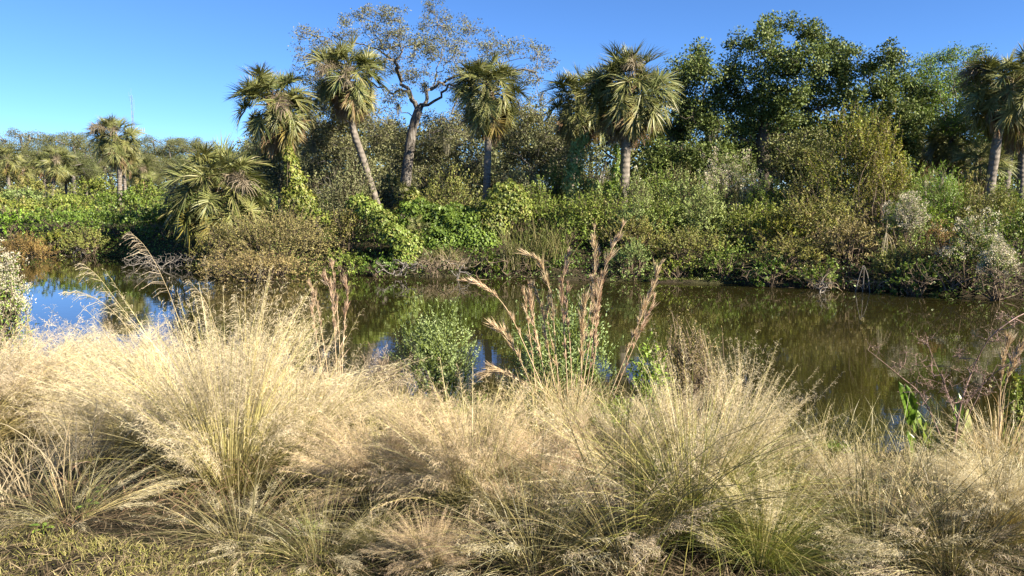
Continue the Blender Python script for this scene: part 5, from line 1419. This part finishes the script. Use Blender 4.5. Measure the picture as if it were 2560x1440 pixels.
def plume_stems():
    """long stems arching out of the largest tussocks, each with a one-sided hanging plume"""
    t, q = TQ[0]
    rows = [(5.6, [(545, 1100), (470, 860), (420, 720), (370, 620), (325, 572)], 0, 70), (5.6, [(520, 1080), (400, 880), (310, 770), (250, 690), (205, 650)], 0, 60), (5.6, [(500, 1100), (380, 900), (290, 780), (220, 730), (165, 725)], 0, 55),
            (5.4, [(580, 1100), (560, 900), (520, 760), (470, 690)], 0, 45), (5.4, [(600, 1080), (610, 900), (600, 800), (590, 730)], 0, 40), (5.4, [(640, 1090), (760, 980), (880, 930), (1000, 900)], 0, 40)]
    r = np.random.default_rng(801)
    for (D, pts, _, hp) in rows:
        P = smooth_path([at(px, py, D) - q for px, py in pts], 18)
        P = np.concatenate([[np.array([0, 0, .02])], P])
        g = Geo(); tube(g, P, np.linspace(.0024, .0009, 19), 4)
        st = link('stem', g.mesh('stem', 'straw', True), t)
        g = Geo(); n = 46; s = np.linspace(.52, 1, n) * 17.99; i = s.astype(int); f = (s - i)[:, None]
        b = P[i] * (1 - f) + P[i + 1] * f
        ln = hp * D / F * np.interp(np.linspace(0, 1, n), [0, .3, 1], [.8, 1, .35]) * r.uniform(.6, 1.2, n)
        d1 = norm(np.stack([np.full(n, -.9), r.normal(0, .35, n), r.normal(.05, .2, n)], -1)); d2 = norm(d1 + np.array([0, 0, -.7]))
        Q = np.stack([b, b + d1 * (ln * .5)[:, None], b + d1 * (ln * .5)[:, None] + d2 * (ln * .5)[:, None]], 1)
        ribbons(g, Q, np.array([.002, .003, .0015]), norm(np.cross(d1, rdir(r, n))))
        k = 6; c = np.repeat(Q[:, 1], k, 0) + (np.repeat(Q[:, 2] - Q[:, 1], k, 0)) * r.uniform(-.6, 1.1, (n * k, 1)); dd = np.repeat(d2, k, 0)
        leaves(g, c, norm(dd + rdir(r, n * k) * .35), rdir(r, n * k), .012, .003)
        link('plume', g.mesh('plume', 'plume'), st)
plume_stems()

# ---- loose grass, turf and seedlings of the near bank
def near_grass():
    r = np.random.default_rng(900)
    def field(name, label, n, xr, yr, ln, th, bd, w, mat, keep=None):
        y = r.uniform(*yr, n); x = r.uniform(*xr, n) * (y / yr[1])
        ok = gz(x, y) > .02
        if keep is not None: ok &= keep(x, y)
        x, y = x[ok], y[ok]; n = len(x)
        P, az = arc_paths(r, n, ln * r.uniform(.5, 1.4, n), np.abs(r.normal(0, th, n)), np.abs(r.normal(bd, .5, n)), 5, 0)
        P += np.stack([x, y, gz(x, y) - .01], -1)[:, None]
        g = Geo(); ribbons(g, P, np.array([1, 1, .85, .55, .1]) * w, side_of(P, r))
        o = link(name, g.mesh(name, mat), kind='stuff'); o["label"] = label; o["category"] = 'grass'
    turf = lambda x, y: (y < 3.33 + .08 * np.sin(x * 5)) & (x < -.75) & (np.sin(x * 9 + 3 * np.sin(y * 11)) + np.sin(y * 17 + x * 5) + r.normal(0, .6, len(x)) > -1.0)
    field('turf', 'short sunlit turf along the lower left picture edge', 46000, (-4.2, .5), (2.5, 4.0), .06, .6, .9, .003, 'turf', turf)
    field('dry_grass', 'thin dry grass between the tussocks', 6000, (-8, 7.5), (3.2, 10), .20, .45, 1.0, .0032, 'straw', lambda x, y: ~((y < 5.2) & (x < 1.0)))
    field('grass', 'green grass blades between the tussocks', 6500, (-8, 7.5), (3.2, 9.6), .24, .4, .8, .004, 'blade', lambda x, y: ~((y < 5.2) & (x < 1.0)))
    field('shore_grass', 'taller yellow-green grass along the near shore', 7000, (-8, 7.5), (7.0, 10.2), .5, .25, .5, .0045, 'blade')
    # litter under the tussocks
    n = 26000; y = 2.8 + 4.5 * r.uniform(0, 1, n) ** 1.6; x = r.uniform(-6, 6, n) * y / 7.3
    g = Geo(); leaves(g, np.stack([x, y, gz(x, y) + r.uniform(.004, .05, n)], -1), norm(r.normal(size=(n, 3)) * [1, 1, .22]), norm(r.normal(0, .3, (n, 3)) + [0, 0, 1]), .11 * r.uniform(.4, 1.4, n), .0042)
    o = link('grass_litter', g.mesh('grass_litter', 'thatch'), kind='stuff'); o["label"] = 'dry stalk litter under the tussocks'; o["category"] = 'litter'
near_grass()

def seedling(label, px, py, seed, n=3, Ln=.045, W=.03, h=.06):
    r = np.random.default_rng(seed); q = hit(px, py)
    t = thing('seedling', label, 'seedling', q)
    for k in range(n):
        a = k * 2 * pi / n + r.uniform(-.4, .4)
        c = np.array([cos(a) * .015, sin(a) * .015, h * r.uniform(.8, 1.1)]); d = norm(np.array([cos(a), sin(a), .25]))
        sd = norm(np.cross(d, [0, 0, 1.])); up = np.cross(sd, d); v = []
        for i in range(6):
            s = i / 5; w = W * .5 * sin(pi * (s * .94 + .04)) ** .8
            for m in (-1, 0, 1): v.append(c + d * Ln * s - up * .25 * Ln * s * s + sd * w * m + up * .2 * w * abs(m))
        g = Geo(); g.add(v, q=[[i * 3 + m, i * 3 + m + 1, i * 3 + m + 4, i * 3 + m + 3] for i in range(5) for m in range(2)])
        link('leaf', g.mesh('leaf', 'bright', True), t)
    g = Geo(); segs(g, [[0, 0, -.02]], [[0, 0, h]], .003, .002, 5)
    link('stem', g.mesh('stem', 'green_stem'), t)
seedling('three-leaved seedling on the dark ground below the largest tussock', 220, 1290, 1)
seedling('small leafy seedling by the broken tan stalks', 110, 1345, 2, 4, .045, .026)
seedling('seedling in the shade above the three-leaved one', 255, 1245, 3, 4, .04, .026)
seedling('bright leafy sprout in front of the green-bladed tussock', 1735, 1330, 4, 6, .06, .028, .2)
S('leafy_weed', 'small pale green feathery weed at the bottom centre left', 775, 1375, 75, 3.5, 950, 'shrub_pale', Ln=.02, W=.009, lobes=6, lai=1.6, stem='green_stem', nst=8)

print("TRIANGLES", TRIS, "objects", len(bpy.data.objects), "script s", round(time.time() - T0, 1))
